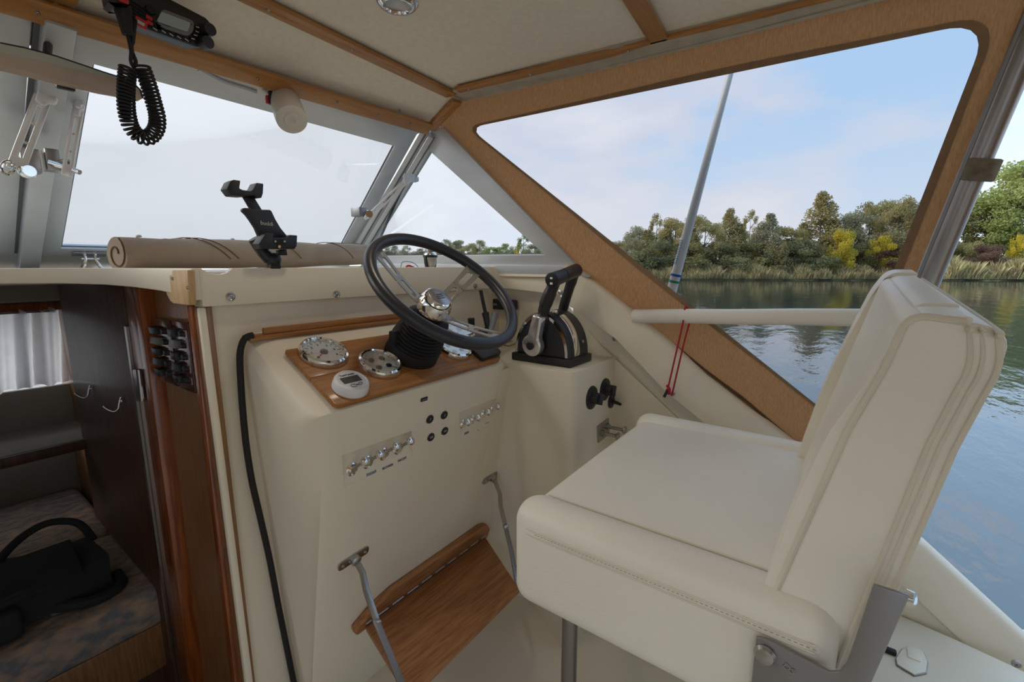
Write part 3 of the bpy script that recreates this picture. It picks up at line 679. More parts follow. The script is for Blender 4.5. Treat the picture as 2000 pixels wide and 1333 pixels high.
# right of the stainless tube
for px, top, k, lf, lab, w, D in [
 (1905, 372, 'round', 'green', 'green tree just right of the stainless tube', 90, 52),
 (1952, 330, 'round', 'green', 'large green tree between the stainless tube and the right picture edge', 110, 50),
 (2010, 296, 'round', 'green', 'largest green tree at the right picture edge', 130, 51),
 (2090, 300, 'round', 'olive', 'tree beyond the right picture edge', 140, 52),
 (1850, 400, 'round', 'olive', 'olive tree behind the stainless tube', 80, 54)]:
    tree(px, top, k, lf, lab, w, D)
tree(1908, 476, 'bush', 'red', 'reddish-brown bush beside the stainless tube', 60, 47.5, base=-.9, bush=True)
tree(1972, 452, 'bush', 'yellow', 'small yellow bush near the right picture edge', 30, 47.5, base=-.6, bush=True)
tree(1880, 470, 'bush', 'olive', 'olive bush just right of the stainless tube foot', 60, 50, base=-1.0, bush=True)
tree(1945, 430, 'bush', 'green', 'green bush under the large green tree at right', 110, 49.5, base=-.9, bush=True)
tree(2030, 440, 'bush', 'green', 'green bush at the right picture edge', 110, 49.5, base=-.9, bush=True)
# far trees seen through the small side window
fp = [(745, 483, 'dark'), (770, 480, 'dark'), (800, 482, 'grey'), (828, 486, 'dark'), (872, 470, 'olive'), (893, 466, 'dark'), (915, 474, 'olive'), (938, 470, 'olive'), (965, 480, 'green'), (990, 476, 'green'), (1022, 462, 'green'), (1045, 474, 'dark'), (1066, 480, 'green')]
fl_ = ['grey-green tree low behind the top of the wheel rim, nearest the corner post', 'dark tree second from the corner post in the small side window', 'grey tree left of the compass in the small side window', 'dark tree beside the compass in the small side window', 'olive tree right of the compass, above the rim', 'dark tree second right of the compass above the rim', 'olive tree third right of the compass above the rim', 'broad olive tree right of the middle of the small side window', 'low green tree in the gap right of the rim', 'green tree left of the yellow bush in the small side window', 'tallest green tree in the corner of the small side window', 'dark tree right of the tallest in the small side window', 'green tree at the last corner of the small side window']
for (px, top, lf), lab in zip(fp, fl_): tree(px, top, 'round' if px % 2 else 'slim', lf, lab, 34 if px % 2 else 26, bankD(px)+4)
for px in range(740, 1080, 26): tree(px, 488, 'bush', 'dark', 'low dark bush in the distant row seen through the small side window', 34, bankD(px)+2, base=-1.2, bush=True, group='distant bushes in the small side window')
tree(1010, 484, 'bush', 'yellow', 'small distant yellow bush in the small side window', 14, bankD(1010), base=-1.0, bush=True)

def reeds(name, x0, x1, n, hmax, label, mats, dD=(-.3, 2.6), seed=1):
    R = random.Random(seed); bm = bmesh.new()
    for _ in range(n):
        px = R.uniform(x0, x1); D = bankD(px)+R.uniform(*dD); cl = .62+.38*math.sin(px*.11+D)*math.sin(px*.043+1)
        h = R.uniform(.35, 1)*hmax*cl; p = far(px, D, -1.35+.25*max(0, D-bankD(px))); w = R.uniform(.009, .024); an = R.uniform(0, PI); e = V((math.cos(an), math.sin(an), 0))*w
        ln = V((R.gauss(0, .22), R.gauss(0, .22), 0))*h
        f = bm.faces.new([bm.verts.new(p-e), bm.verts.new(p+e), bm.verts.new(p+e*.6+ln*.5+V((0, 0, h*.7))), bm.verts.new(p+ln+V((0, 0, h)))]); f.material_index = R.randrange(len(mats))
    o = fin(bm, name, mats[0], recalc=False)
    for m in mats[1:]: o.data.materials.append(m)
    return tag(o, label, 'reeds', kind='stuff')
RM = [mat('straw_reed', (.80, .64, .34), .9, col2=(.58, .47, .24), vscale=1, trans=.3), mat('green_reed', (.52, .50, .21), .9, col2=(.34, .34, .15), vscale=1, trans=.3), mat('brown_reed', (.27, .19, .11), .9, trans=.2)]
reeds('reed_bed', 1180, 1840, 30000, 1.25, 'straw and green reeds along the far bank behind the canvas window', RM)
reeds('reed_bed', 1840, 2200, 30000, 2.1, 'taller straw and green reeds on the bank right of the stainless tube', RM, (-.3, 4), 2)

# ================================================================== THINGS
# ---- steering wheel
WC = V((.725, .71, -.05)); el = math.radians(50); WD = V((0, -math.cos(el), math.sin(el))); WU = V((0, math.sin(el), math.cos(el)))
sw = thing('steering_wheel', 'black-rimmed steering wheel with slotted steel spokes and chrome hub', 'steering wheel', WC)
bm = bmesh.new(); a_tube(bm, [WC+(EX*math.cos(t)+WU*math.sin(t))*.170 for t in [2*PI*k/72 for k in range(72)]], .0132, 16, True); fin(bm, 'rim', 'rim', sw, smooth=True)
HUB = WC-WD*.045
def spoke(ang):
    dr = EX*math.cos(ang)+WU*math.sin(ang); tn_ = WD.cross(dr)
    prof = [(.028, .016), (.06, .0165), (.10, .017), (.135, .018), (.163, .022)]
    def P(r, s): return WC+dr*r+tn_*s+WD*(-.060+.060*min(1, max(0, (r-.03)/.125))**1.2)
    def slot(bm, r0, r1, hw, outer_r0, outer_r1):
        n = 8; inner = []; outer = []
        for k in range(n+1): t = PI/2+PI*k/n; inner.append((r0+hw+hw*math.cos(t), hw*math.sin(t)))
        for k in range(n+1): t = -PI/2+PI*k/n; inner.append((r1-hw+hw*math.cos(t), hw*math.sin(t)))
        for r, s in inner:
            pass
        m = len(inner)
        for r, s in inner:
            f = (r-r0)/(r1-r0); R2 = outer_r0+(outer_r1-outer_r0)*f; W2 = .0165+.004*max(0, (R2-.10)/.06)
            outer.append((R2, W2 if s > .3*hw else (-W2 if s < -.3*hw else s/hw*W2)))
        a_ring(bm, [P(*q) for q in outer], [P(*q) for q in inner], -WD*.003)
    bm = bmesh.new(); slot(bm, .045, .092, .0075, .022, .098); slot(bm, .104, .146, .0075, .098, .168)
    return fin(bm, 'spoke', 'spoke', sw, bev=0)
for a in (math.radians(132), math.radians(22), math.radians(-78)): spoke(a)
lathe('hub_boss', [(0, -.075), (.03, -.075), (.036, -.068), (.036, -.058), (0, -.058)], WC, WD, 'rubber', sw)
HC = WC-WD*.020+EX*-.004
lathe('hub_cap', [(.0, -.045), (.038, -.045), (.040, -.038), (.037, -.020), (.032, -.008), (.0275, -.0045), (.0275, -.006), (0, -.006)], HC, WD, 'chrome', sw, 36)
lathe('emblem_disc', [(0, -.0075), (.0265, -.0075), (.0275, -.0045), (.0255, -.0035), (0, -.0032)], HC, WD, 'white', sw, 32).data.materials[0] = M['steel']
for k, s in enumerate((-.006, 0, .006)):
    c = HC+WD*(-.003)+WU*s+EX*(.002*k-.002); box('emblem_line', c, (.022-.003*k, .0016, .0012), 'black', sw, basis(EX, WU, WD))
# ---- steering column boot
BB = at(800, 697, **PANEL); BT = WC-WD*.082
bt = thing('steering_boot', 'black ribbed rubber boot between wheel and instrument board', 'steering column cover', BB)
ax = (BT-BB); LB = ax.length; prof = [(0, .0), (.062, .0), (.064, .004), (.062, .045)]
nR = 9
for i in range(nR):
    h = .048+(LB-.055)*i/nR; r = .062-.014*i/nR; hh = (LB-.055)/nR
    prof += [(r-.005, h), (r+.001, h+hh*.35), (r+.001, h+hh*.65)]
prof += [(.045, LB-.004), (.03, LB), (0, LB)]
lathe('ribbed_sleeve', prof, BB, ax, 'rubber', bt, 40)
box('base_ear', BB+ax.normalized()*.07+V((-.058, .02, 0)), (.022, .02, .03), 'rubber', bt, bev=.004)

# ---- instrument board (wood) and ledge
bp_ = [at(*p, **PANEL) for p in ((555, 691), (655, 801), (982, 706))]
ul, ll, lr = bp_; ur = V((lr.x-.002, ul.y, ul.z))
ib = thing('instrument_board', 'varnished teak board carrying the gauges on the helm console', 'instrument board', (ll+ur)/2)
msp = .48
mL, mR = ll.lerp(ul, msp), lr.lerp(ur, msp)
prism('board', rounded([ll, lr, mR-PU*.0006, mL-PU*.0006], [.012, .03, .001, .001], 4), PN*.009, 'panelw', ib, bev=.002)
prism('board', rounded([mL+PU*.0006, mR+PU*.0006, ur, ul], [.001, .001, .02, .004], 4), PN*.009, 'panelw', ib, bev=.002)
lg = thing('wooden_ledge', 'narrow varnished wooden ledge along the back of the console top', 'ledge', (.7, .98, -.145))
prism('ledge_strip', [(.420, .963, -.153), (.99, .963, -.153), (.99, 1.0, -.153), (.420, 1.0, -.153)], (0, 0, .010), 'panelw', lg, bev=.002)
prism('ledge_fiddle', [(.450, .966, -.143), (.985, .966, -.143), (.985, .976, -.143), (.450, .976, -.143)], (0, 0, .014), 'panelw', lg, bev=.002)

# ---- gauges
def gauge(px, py, R, label, kind, rot=0):
    o = at(px, py, **PANEL)+PN*.009
    g = thing('gauge', label, 'gauge', o, 'chrome-rimmed gauges on the instrument board')
    lathe('bezel', [(R*.82, .001), (R*1.0, .0), (R*1.02, .006), (R*.97, .013), (R*.88, .0155), (R*.83, .013), (R*.83, .006)], o, PN, 'chrome', g, 40)
    f = lathe('dial', [(0, .0), (R*.85, .0), (R*.85, .007), (0, .007)], o, PN, 'dial', g, 32)
    c = o+PN*.0078
    if kind == 'tach':
        lathe('needle_hub', [(0, 0), (R*.16, 0), (R*.16, .002), (0, .002)], c, PN, 'grey', g, 16)
        d = (-EX*.8-PU*.6).normalized(); n = d.cross(PN).normalized(); box('needle', c+d*R*.32+PN*.001, (R*.36, .0014, .0008), 'red', g, basis(d, n, PN))
        for k in range(15):
            a = math.radians(215-k*250/14); d = EX*math.cos(a)+PU*math.sin(a); n = d.cross(PN)
            box('scale_mark', c+d*R*.70-PN*.0004, (R*(.14 if k % 2 == 0 else .07), .0011, .0006), 'ink', g, basis(d, n, PN))
        for k in range(7):
            a = math.radians(215-k*250/6); d = EX*math.cos(a)+PU*math.sin(a); text('numeral', str(k), R*.17, c+d*R*.52, EX, PU, 'ink', g)
    else:
        for k in range(4):
            a = math.radians(45+90*k+rot); d = EX*math.cos(a)+PU*math.sin(a); q = c+d*R*.40
            lathe('needle_hub', [(0, 0), (R*.135, 0), (R*.135, .0016), (0, .0016)], q, PN, 'ink' if k == 3 else 'grey', g, 14)
            n = d.cross(PN).normalized(); box('needle', q+d*R*.22, (R*.16, .001, .0008), 'red', g, basis(d, n, PN))
            for j in (-1, 0, 1):
                a2 = a+j*.35; d2 = EX*math.cos(a2)+PU*math.sin(a2); box('scale_mark', c+d2*R*.74, (R*.08, .001, .0006), 'ink', g, basis(d2, d2.cross(PN).normalized(), PN))
    prism('cover_glass', [o+PN*.0105+(EX*math.cos(2*PI*k/28)+PU*math.sin(2*PI*k/28))*R*.85 for k in range(28)], PN*.0008, 'lens', g)
    return g
gauge(630, 700, .050, 'large chrome gauge with one red needle at the left of the instrument board', 'tach')
gauge(739, 721, .0485, 'chrome gauge with four small dials left of the steering boot', 'quad')
gauge(884, 690, .0465, 'chrome gauge with four small dials right of the steering boot', 'quad', 0)
gauge(893, 653, .050, 'chrome gauge seen through the wheel behind the lower spoke', 'tach')
dm = thing('display_unit', 'small round white digital display between the two left gauges', 'display', at(682, 764, **PANEL)+PN*.009, )
o = at(682, 764, **PANEL)+PN*.009; R = .0345
lathe('housing', [(0, 0), (R*1.03, 0), (R, .014), (R*.92, .0185), (R*.84, .0190), (R*.82, .0175), (0, .0175)], o, PN, 'white', dm, 36)
prism('screen', rounded([o+PN*.0176+EX*x+PU*y for x, y in ((-.0205, -.006), (.0195, -.006), (.0195, .0125), (-.0205, .0125))], .001, 2), PN*.0006, 'lcdd', dm)
text('lettering', 'TankTender', .0065, o+PN*.0178+PU*.0185, EX, PU, 'ink', dm)
tube('button_outline', [o+PN*.0182+EX*x+PU*y for x, y in ((-.013, -.014), (-.008, -.011), (0, -.014), (.008, -.018), (.013, -.016), (.014, -.012), (.009, -.011), (.002, -.016), (-.005, -.020), (-.011, -.018))], .0005, 'ink', dm, seg=5, closed=True)

# ---- joystick / trim switch at the right end of the board
js = thing('control_pad', 'black control pad with grey lever at the right end of the instrument board', 'control pad', at(935, 690, **PANEL))
jc = [at(*p, **PANEL)+PN*.009 for p in ((893, 672), (938, 713), (975, 700), (935, 655))]
prism('pad_body', rounded(jc, .008, 4), PN*.012, 'black', js, bev=.003)
jb0 = at(947, 688, **PANEL)+PN*.02
lathe('lever_base', [(0, 0), (.016, 0), (.013, .006), (.008, .012), (0, .012)], jb0, PN, 'grey', js)
jt = at(956, 640, **PANEL)+PN*.045
tube('lever', [jb0+PN*.008, jb0.lerp(jt, .5), jt, jt+(jt-jb0).normalized()*.012], [.007, .008, .0115, .007], 'grey', js)
for p in ((941, 705), (952, 702), (961, 697), (930, 700)): lathe('button', [(0, 0), (.0035, 0), (.003, .002), (0, .002)], at(*p, **PANEL)+PN*.018, PN, 'white' if p[0] != 930 else 'red', js, 12)

# ---- small things on the throttle block behind the wheel
k1 = thing('toggle_lever', 'small black toggle lever on the block behind the wheel', 'lever', (1.10, .93, -.278))
p0 = at(922, 655, Y=.93); p1 = at(920, 622, Y=.93)
tube('stem', [p0, p0.lerp(p1, .45)], [.006, .006], 'black', k1); tube('grip', [p0.lerp(p1, .4), p0.lerp(p1, .6), p1], [.007, .010, .011], 'black', k1)
lathe('foot', [(0, 0), (.018, 0), (.016, .01), (.006, .02), (0, .02)], p0-EZ*.02, EZ, 'black', k1)
k2 = thing('cable_lever', 'black lever with a cable running up to the dashboard coaming', 'lever', (1.12, .92, -.278))
c0 = at(939, 568, Y=.965); c1 = at(948, 612, Y=.94); c2 = at(953, 640, Y=.92); c3 = at(950, 668, Y=.90)
tube('cable', smooth_path([c0, c0.lerp(c1, .5), c1]), .006, 'black', k2); tube('grip', [c1, c1.lerp(c2, .5), c2], [.012, .010, .009], 'black', k2)
tube('bellows', [c2, c2.lerp(c3, .3), c2.lerp(c3, .6), c3], [.010, .016, .020, .024], 'rubber', k2)
k3 = thing('switch_box', 'small black rounded box on the cream wall seen through the wheel', 'switch box', at(972, 594, X=1.27))
q = at(974, 594, X=1.278); bm = bmesh.new(); a_prism(bm, rounded([q+EY*a+EZ*b_ for a, b_ in ((.05, -.018), (-.085, -.018), (-.085, .018), (.05, .018))], .01, 4), (-.022, 0, 0)); fin(bm, 'box_body', 'black', k3, bev=.003)
box('button_row', q-EX*.023+EY*.005, (.002, .03, .008), 'grey', k3)
k4 = thing('wire_bundle', 'thin brown wires beside the throttle base', 'wire', (1.12, .80, -.27))
tube('wire', smooth_path([at(985, 672, Z=-.274), at(995, 668, Z=-.268), at(1008, 664, Z=-.268), at(1012, 660, Z=-.274)]), .0016, 'steel', k4, seg=6)
tube('wire', smooth_path([at(980, 674, Z=-.274), at(996, 676, Z=-.27), at(1010, 668, Z=-.274)]), .0014, 'black', k4, seg=6)

# ---- throttle control
TC = V((1.125, .685, -.278))
th = thing('throttle_control', 'black twin-lever throttle control with chrome arch and chrome lever', 'throttle', TC)
# D-shaped housing: profile in y-z, extruded along x
def dome(r, h, zc=.0, n=20, flat=.0): return [(TC.y+r*math.cos(PI*k/n), TC.z+zc+h*math.sin(PI*k/n)) for k in range(n+1)]
def xprism(name, prof, x0, x1, m, bev=.003): return prism(name, [(x0, y, z) for y, z in prof], (x1-x0, 0, 0), m, th, bev=bev)
hp = [(TC.y+.094, TC.z), (TC.y+.094, TC.z+.028)]+dome(.092, .118, .030)[0:]+[(TC.y-.094, TC.z+.028), (TC.y-.094, TC.z)]
hp = [(TC.y+.094, TC.z), ]+dome(.092, .122, .026)+[(TC.y-.094, TC.z)]
xprism('housing', hp, 1.075, 1.19, 'black', .006)
xprism('base_plinth', [(TC.y+.10, TC.z), (TC.y+.10, TC.z+.024), (TC.y-.10, TC.z+.024), (TC.y-.10, TC.z)], 1.068, 1.198, 'black', .005)
bm = bmesh.new(); a_ring(bm, [(1.085, y, z) for y, z in dome(.0945, .1245, .026)+dome(.086, .112, .026)[::-1]][:0] or [(1.105, y, z) for y, z in dome(.0940, .1245, .026)], [(1.105, y, z) for y, z in dome(.070, .100, .026)], (.030, 0, 0)); fin(bm, 'chrome_arch', 'chrome', th, bev=.0015)
bm = bmesh.new(); a_ring(bm, [(1.072, y, z) for y, z in dome(.088, .116, .026)], [(1.072, y, z) for y, z in dome(.080, .108, .026)], (.004, 0, 0)); fin(bm, 'chrome_trim', 'chrome', th)
# chrome lever on the port side (teardrop) + handles
PV = V((1.066, .696, -.222))
HL = at(1085, 545, X=1.06); HR = at(1122, 530, X=1.17)
tip = at(1059, 616, X=1.060)
dv = (tip-PV); dvn = dv.normalized(); sd = dvn.cross(EX).normalized()
tl = PV+dvn*dv.length
r_ = .031; tear = [PV+dvn*r_*math.cos(t)+sd*r_*math.sin(t) for t in [math.radians(35)+math.radians(290)*k/28 for k in range(29)]]
tear = tear+[PV.lerp(tl, .62)-sd*.0165, tl-sd*.0145, tl+sd*.0145, PV.lerp(tl, .62)+sd*.0165]
prism('chrome_lever', tear, (-.028, 0, 0), 'schrome', th, bev=.008, seg=3)
lathe('pivot_button', [(0, 0), (.0120, 0), (.0120, .004), (.010, .006), (0, .006)], PV-EX*.028, -EX, 'black', th)
tube('lever_handle', smooth_path([tl-dvn*.002+EX*.004, tl.lerp(HL, .3)+EX*.002+V((0, .003, 0)), tl.lerp(HL, .8), HL]), [.0150]*4+[.0165]*4+[.0180]*6+[.0165]*10+[.017], 'black', th, seg=14)
tube('lever_handle', smooth_path([V((1.196, .690, -.185)), V((1.196, .684, -.13)), HR.lerp(V((1.196, .684, -.13)), .3), HR]), [.013]*8+[.0145]*8+[.016]*9, 'black', th, seg=14)
gd = (HR-HL).normalized()
tube('grip_bar', [HL-gd*.022, HL-gd*.020, HL+gd*.040], [.014, .0205, .0185], 'black', th, seg=18)
tube('grip_bar', [HL+gd*.042, HR+gd*.012, HR+gd*.020], [.0185, .0195, .014], 'black', th, seg=18)
for s in (-.008, .006): box('trim_button', HL-gd*.0225+EZ*s, (.003, .008, .006), 'white', th, bev=.001)
for y, z in ((-.055, .05), ): screw(V((1.1905, TC.y+y, TC.z+z)), EX, .006, th)
screw(V((1.16, TC.y-.088, TC.z+.062)), V((0, -1, .3)), .005, th)
for dy in (.05, .062): box('housing_vent', V((1.10, TC.y+dy, TC.z+.122-.9*(dy-.05))), (.03, .006, .008), 'black', th)

# ---- switches on the block's aft face
KY = .552
def rotary(px, py, r, label, knob=True):
    o = at(px, py, Y=KY); g = thing('rotary_switch', label, 'switch', o, 'black rotary switches on the block below the throttle')
    lathe('plate', [(0, 0), (r, 0), (r*.97, .004), (r*.6, .007), (0, .007)], o, -EY, 'black', g, 30)
    if knob:
        lathe('knob_core', [(0, .006), (r*.5, .006), (r*.42, .024), (0, .026)], o, -EY, 'black', g, 20); box('knob_grip', o-EY*.024+EX*.0, (r*.28, .022, r*.95), 'black', g, Matrix.Rotation(.25, 3, 'Y'), bev=.002)
        for k in range(3): lathe('rivet', [(0, 0), (.0016, 0), (0, .001)], o-EY*.0066+V((math.cos(k*2.1+.5), 0, math.sin(k*2.1+.5)))*r*.75, -EY, 'steel', g, 8)
    return g, o
rotary(1155, 777, .034, 'left large black rotary switch below the throttle')
rotary(1181, 761, .034, 'right large black rotary switch below the throttle')
o = at(1193, 784, Y=KY); g = thing('toggle_switch', 'small black toggle switch below the right rotary switch', 'switch', o)
lathe('plate', [(0, 0), (.022, 0), (.021, .004), (.012, .006), (0, .006)], o, -EY, 'black', g, 24); tube('toggle', [o-EY*.004, o-EY*.02+EZ*-.002, o-EY*.034-EZ*.005], [.006, .005, .004], 'black', g)
g = thing('towing_socket', 'square steel plate with two small taps below the rotary switches', 'socket', at(1182, 842, Y=KY))
prism('backplate', rounded([at(*p, Y=KY) for p in ((1165, 833), (1188, 816), (1189, 848), (1167, 866))], .004, 3), (0, -.003, 0), 'steel', g, bev=.001)
for i, (p, ln) in enumerate((((1183, 833), .055), ((1175, 846), .045))):
    o = at(*p, Y=KY); tube('stem', [o, o-EY*ln+EX*.0], .005, 'steel', g); lathe('knob', [(0, 0), (.006, 0), (.012, .005), (.012, .009), (0, .010)], o-EY*ln, -EY, 'steel', g, 18)
    lathe('collar', [(0, 0), (.010, 0), (.010, .012), (0, .012)], o, -EY, 'steel', g, 16)

# ---- pull switches on the console face
pulls = [((687, 917), (700, 910), 'leftmost pull switch in the left recess of the console face'), ((717, 903), (731, 895), 'second pull switch from the left in the left recess, over the first label'), ((749, 887), (761, 884), 'third pull switch in the left recess, over the middle label'), ((777, 876), (791, 872), 'rightmost pull switch in the left recess'),
         ((904, 828), (912, 822), 'leftmost pull switch in the right recess of the console face'), ((924, 819), (923, 816), 'second pull switch in the right recess'), ((944, 808), (940, 811), 'third pull switch in the right recess'), ((963, 797), (974, 796), 'rightmost pull switch in the right recess, beside the throttle block')]
for (b0, k0, lab) in pulls:
    o = at(*b0, **POCK[0 if b0[0] < 850 else 1]); g = thing('pull_switch', lab, 'switch', o, 'chrome pull switches on the helm console')
    left = b0[0] < 850
    r = .0125 if left else .0105
    lathe('escutcheon', [(0, 0), (r*1.15, 0), (r*1.15, .002), (r*.95, .004), (r*.6, .0035), (r*.55, .008), (0, .008)], o, PKN, 'chrome', g, 24)
    # the knob is pulled out along the face normal
    ln = .036 if left else .018; KN = V((.28, -.80, .55)).normalized() if left else V((-.05, -.9, .35)).normalized()
    tube('stem', [o, o+KN*ln], .0036, 'steel', g); lathe('knob', [(0, -.004), (.004, -.004), (.0095, .0), (.0108, .004), (.0095, .008), (.005, .0105), (0, .011)], o+KN*ln, KN, 'chrome', g, 22)
for body_, p, w, m_ in (('TOCHT', (725, 925), .026, 'sticker'), ('BLOWER', (757, 912), .028, 'sticker'), ('NACHT', (785, 898), .026, 'sticker'), ('INDEK', (911, 846), .018, 'sticker'), ('WISSER', (951, 826), .020, None)):
    o = at(*p, **POCK[0 if p[0] < 850 else 1])-PKN*.0018; g = thing('name_label', 'small printed label reading %s under a pull switch' % body_, 'label', o, None)
    box('strip', o+PKN*.0022, (w, .009, .0006), 'sticker', g, basis(EX, PKU, -PKN))
    text('lettering', body_, .0075 if w > .02 else .0058, o+PKN*.0027, EX, PKU, 'ink', g)
o = at(934, 838, **POCK[1])-PKN*.0018; g = thing('round_sticker', 'tiny pale round sticker under the right recess switches', 'sticker', o); lathe('disc', [(0, 0), (.005, 0), (.005, .0006), (0, .0006)], o+PKN*.002, PKN, 'lcd', g, 16)
for p, s, lab in (((839, 819), '/', 'upper left round black push button on the console face'), ((867, 811), '/', 'upper right round black push button on the console face'), ((841, 854), 'W', 'lower left round black push button on the console face'), ((868, 842), 'W', 'lower right round black push button on the console face')):
    o = at(*p, **FACE); g = thing('push_button', lab, 'button', o, 'round black push buttons on the console face')
    lathe('cap', [(0, 0), (.0108, 0), (.0108, .0025), (.0095, .004), (.0085, .003), (0, .003)], o, FN, 'black', g, 24)
    text('symbol', s, .010, o+FN*.0033, EX, FU, 'sticker', g)
o = at(828, 780, **FACE); g = thing('small_socket', 'tiny black rectangular socket on the console face below the boot', 'socket', o)
box('bezel', o+FN*.001, (.020, .0095, .003), 'black', g, basis(EX, FU, -FN), bev=.001); box('slot', o+FN*.0026, (.015, .0025, .001), 'grey', g, basis(EX, FU, -FN))

# ---- black hose down the console
hs = [(527, 669), (495, 655), (478, 662), (469, 690), (470, 740), (474, 800), (481, 870), (492, 940), (508, 1010), (527, 1095), (543, 1180), (560, 1265), (575, 1340)]
Ys = [.955, .962, .972, .98, .985, .985, .985, .985, .985, .985, .985, .985, .985]
pts = [at(*p, Y=y) for p, y in zip(hs[1:], Ys[1:])]; pts.append(pts[-1]+V((.01, 0, -.12)))
hz = tube('black_hose', smooth_path(pts), .0065, 'rubber', seg=10); tag(hz, 'black hose running down the left side of the helm console', 'hose')

# ---- wooden corner block
wb = thing('corner_block', 'two-piece light wooden block screwed to the corner of the dashboard coaming', 'wood block', (.345, .99, -.04))
cor = [(379, 527), (382, 597), (350, 593), (348, 528)]
prism('block_piece', rounded([at(*p, X=.338) for p in ((381, 528), (384, 596), (351, 592), (350, 528))], .002, 2), (-.012, 0, 0), 'oak', wb, bev=.002)
prism('block_piece', [at(*p, X=.338) for p in ((350, 537), (350, 592), (343, 588), (336, 575), (333, 555), (332, 538))], (-.009, 0, 0), 'oak', wb, bev=.001)
for p in ((337, 544), (367, 562)): screw(at(*p, X=.326), -EX, .003, wb)

# ---- switch panels in the entrance
def swpanel(y0, y1, z0, z1, lab):
    g = thing('switch_panel', lab, 'switch panel', (.36, (y0+y1)/2, (z0+z1)/2), 'brown switch panels on the entrance frame')
    prism('panel_plate', rounded([(.362, y0, z0), (.362, y1, z0), (.362, y1, z1), (.362, y0, z1)], .006, 3), (-.016, 0, 0), 'sw', g, bev=.002)
    n = 5; H = z1-z0
    for k in range(n):
        z = z1-H*(.17+.165*k)
        yy = y1-(y1-y0)*.28
        box('rocker_switch', (.340, yy, z), (.014, (y1-y0)*.34, H*.11), 'grey' if k == 1 else 'black', g, Matrix.Rotation(.15 if k % 2 else -.1, 3, 'Y'), bev=.0015)
        lathe('fuse_cap', [(0, 0), (.007, 0), (.006, .007), (0, .008)], (.346, y0+(y1-y0)*.34, z), -EX, 'black', g, 12)
        box('marker_strip', (.3455, y0+(y1-y0)*.12, z), (.002, .004, H*.10), 'steel', g)
swpanel(1.155, 1.262, -.262, -.118, 'left brown switch panel with black rockers in the cabin entrance')
swpanel(1.060, 1.145, -.262, -.113, 'right brown switch panel, nearer the cream console, in the cabin entrance')

# ---- cabin door (open)
dr = struct('door_1', (.345, 1.45, -.6), 'dark mahogany cabin door folded open')
prism('door_leaf', [(.338, 1.435, -.045), (.338, 2.13, -.045), (.338, 2.13, -1.45), (.338, 1.435, -1.45)], (.022, 0, 0), 'door', dr, bev=.003)
prism('edge_strip', [(.334, 1.42, -.15), (.334, 1.435, -.15), (.334, 1.435, -1.45), (.334, 1.42, -1.45)], (.006, 0, 0), 'steel', dr)
hg = [at(*p, X=.333) for p in ((262, 722), (276, 722), (284, 782), (270, 784))]
prism('hinge', rounded(hg, .006, 3), (-.004, 0, 0), 'steel', dr, bev=.001)
tube('hinge_pin', [at(271, 722, X=.329), at(278, 783, X=.329)], .006, 'steel', dr)
for (x, y) in ((180, 762), (240, 785)):
    g = thing('coat_hook', 'small steel coat hook on the open dark door, the %s one' % ('upper left' if x == 180 else 'lower right'), 'hook', at(x, y, X=.336), 'coat hooks on the cabin door')
    o = at(x-4, y-9, X=.334); lathe('rose', [(0, 0), (.007, 0), (.006, .003), (0, .003)], o+EZ*-.01, -EX, 'steel', g, 14)
    tube('hook_wire', smooth_path([o, o+V((-.005, 0, -.015)), o+V((-.009, 0, -.030)), o+V((-.018, .004, -.036)), o+V((-.030, .008, -.027)), o+V((-.036, .01, -.018))]), .003, 'steel', g, seg=8)
g = thing('door_knob', 'steel knob and latch on the far edge of the dark door above the bag', 'door knob', at(205, 1150, X=.336)); o = at(206, 1152, X=.336)
lathe('rose', [(0, 0), (.022, 0), (.02, .005), (.009, .01), (.008, .035), (.02, .045), (.026, .060), (.02, .072), (0, .075)], o, -EX, 'steel', g, 24)
box('latch_bolt', o+V((-.01, .055, .03)), (.012, .04, .018), 'steel', g, bev=.002)

# ---- curtain
bm = bmesh.new(); nx, nz_ = 320, 14; g_ = []
for i in range(nx+1):
    x = -.60+.98*i/nx; col_ = []
    for j in range(nz_+1):
        t = j/nz_; zz = -.158+(-.440+.158)*t + (.006*math.sin(x*150) if j in (0, nz_) else 0)
        amp = .014+.012*t
        yy = 2.372-amp*(math.sin(x*75+1.4*math.sin(x*23)+t*1.2)+.55*math.sin(x*163+t*2.1)); col_.append(bm.verts.new((x-.03*t*.4, yy, zz)))
    g_.append(col_)
for a, b_ in zip(g_, g_[1:]):
    for j in range(nz_): bm.faces.new((a[j], a[j+1], b_[j+1], b_[j]))
ct = thing('curtain', 'white gathered curtain on a wire across the cabin window', 'curtain', (0, 2.37, -.16))
fin(bm, 'cloth', 'curtain', ct, smooth=True)
tube('curtain_wire', [(-.6, 2.365, -.165), (.355, 2.365, -.168)], .003, 'steel', ct, seg=8)

# ---- cabin settee cushions
cu = thing('seat_cushion', 'brown and blue patterned cabin cushion under the black bag', 'cushion', (0, 1.75, -.95))
def pillow(name, c, s, m, parent, bev=.03, R=None, seg=4): return box(name, c, s, m, parent, R, bev=bev, seg=seg)
cu2 = thing('back_cushion', 'brown and blue patterned berth cushion behind the black bag', 'cushion', (0, 2.25, -.92))
pillow('cushion_pad', (-.12, 2.235, -.955), (.96, .53, .11), 'tweed', cu2)
pillow('cushion_pad', (-.12, 1.73, -.965), (.96, .47, .12), 'tweed', cu)
for x in (-.35, -.05, .15): lathe('tuft_button', [(0, 0), (.012, 0), (.008, .005), (0, .006)], (x, 1.60, -.906), EZ, 'tweed', cu, 12)
box('berth_front', (-.12, 1.52, -1.09), (.97, .03, .14), 'mid', cab, bev=.004)
box('berth_base', (-.12, 2.0, -1.24), (.95, .9, .40), 'door', cab)

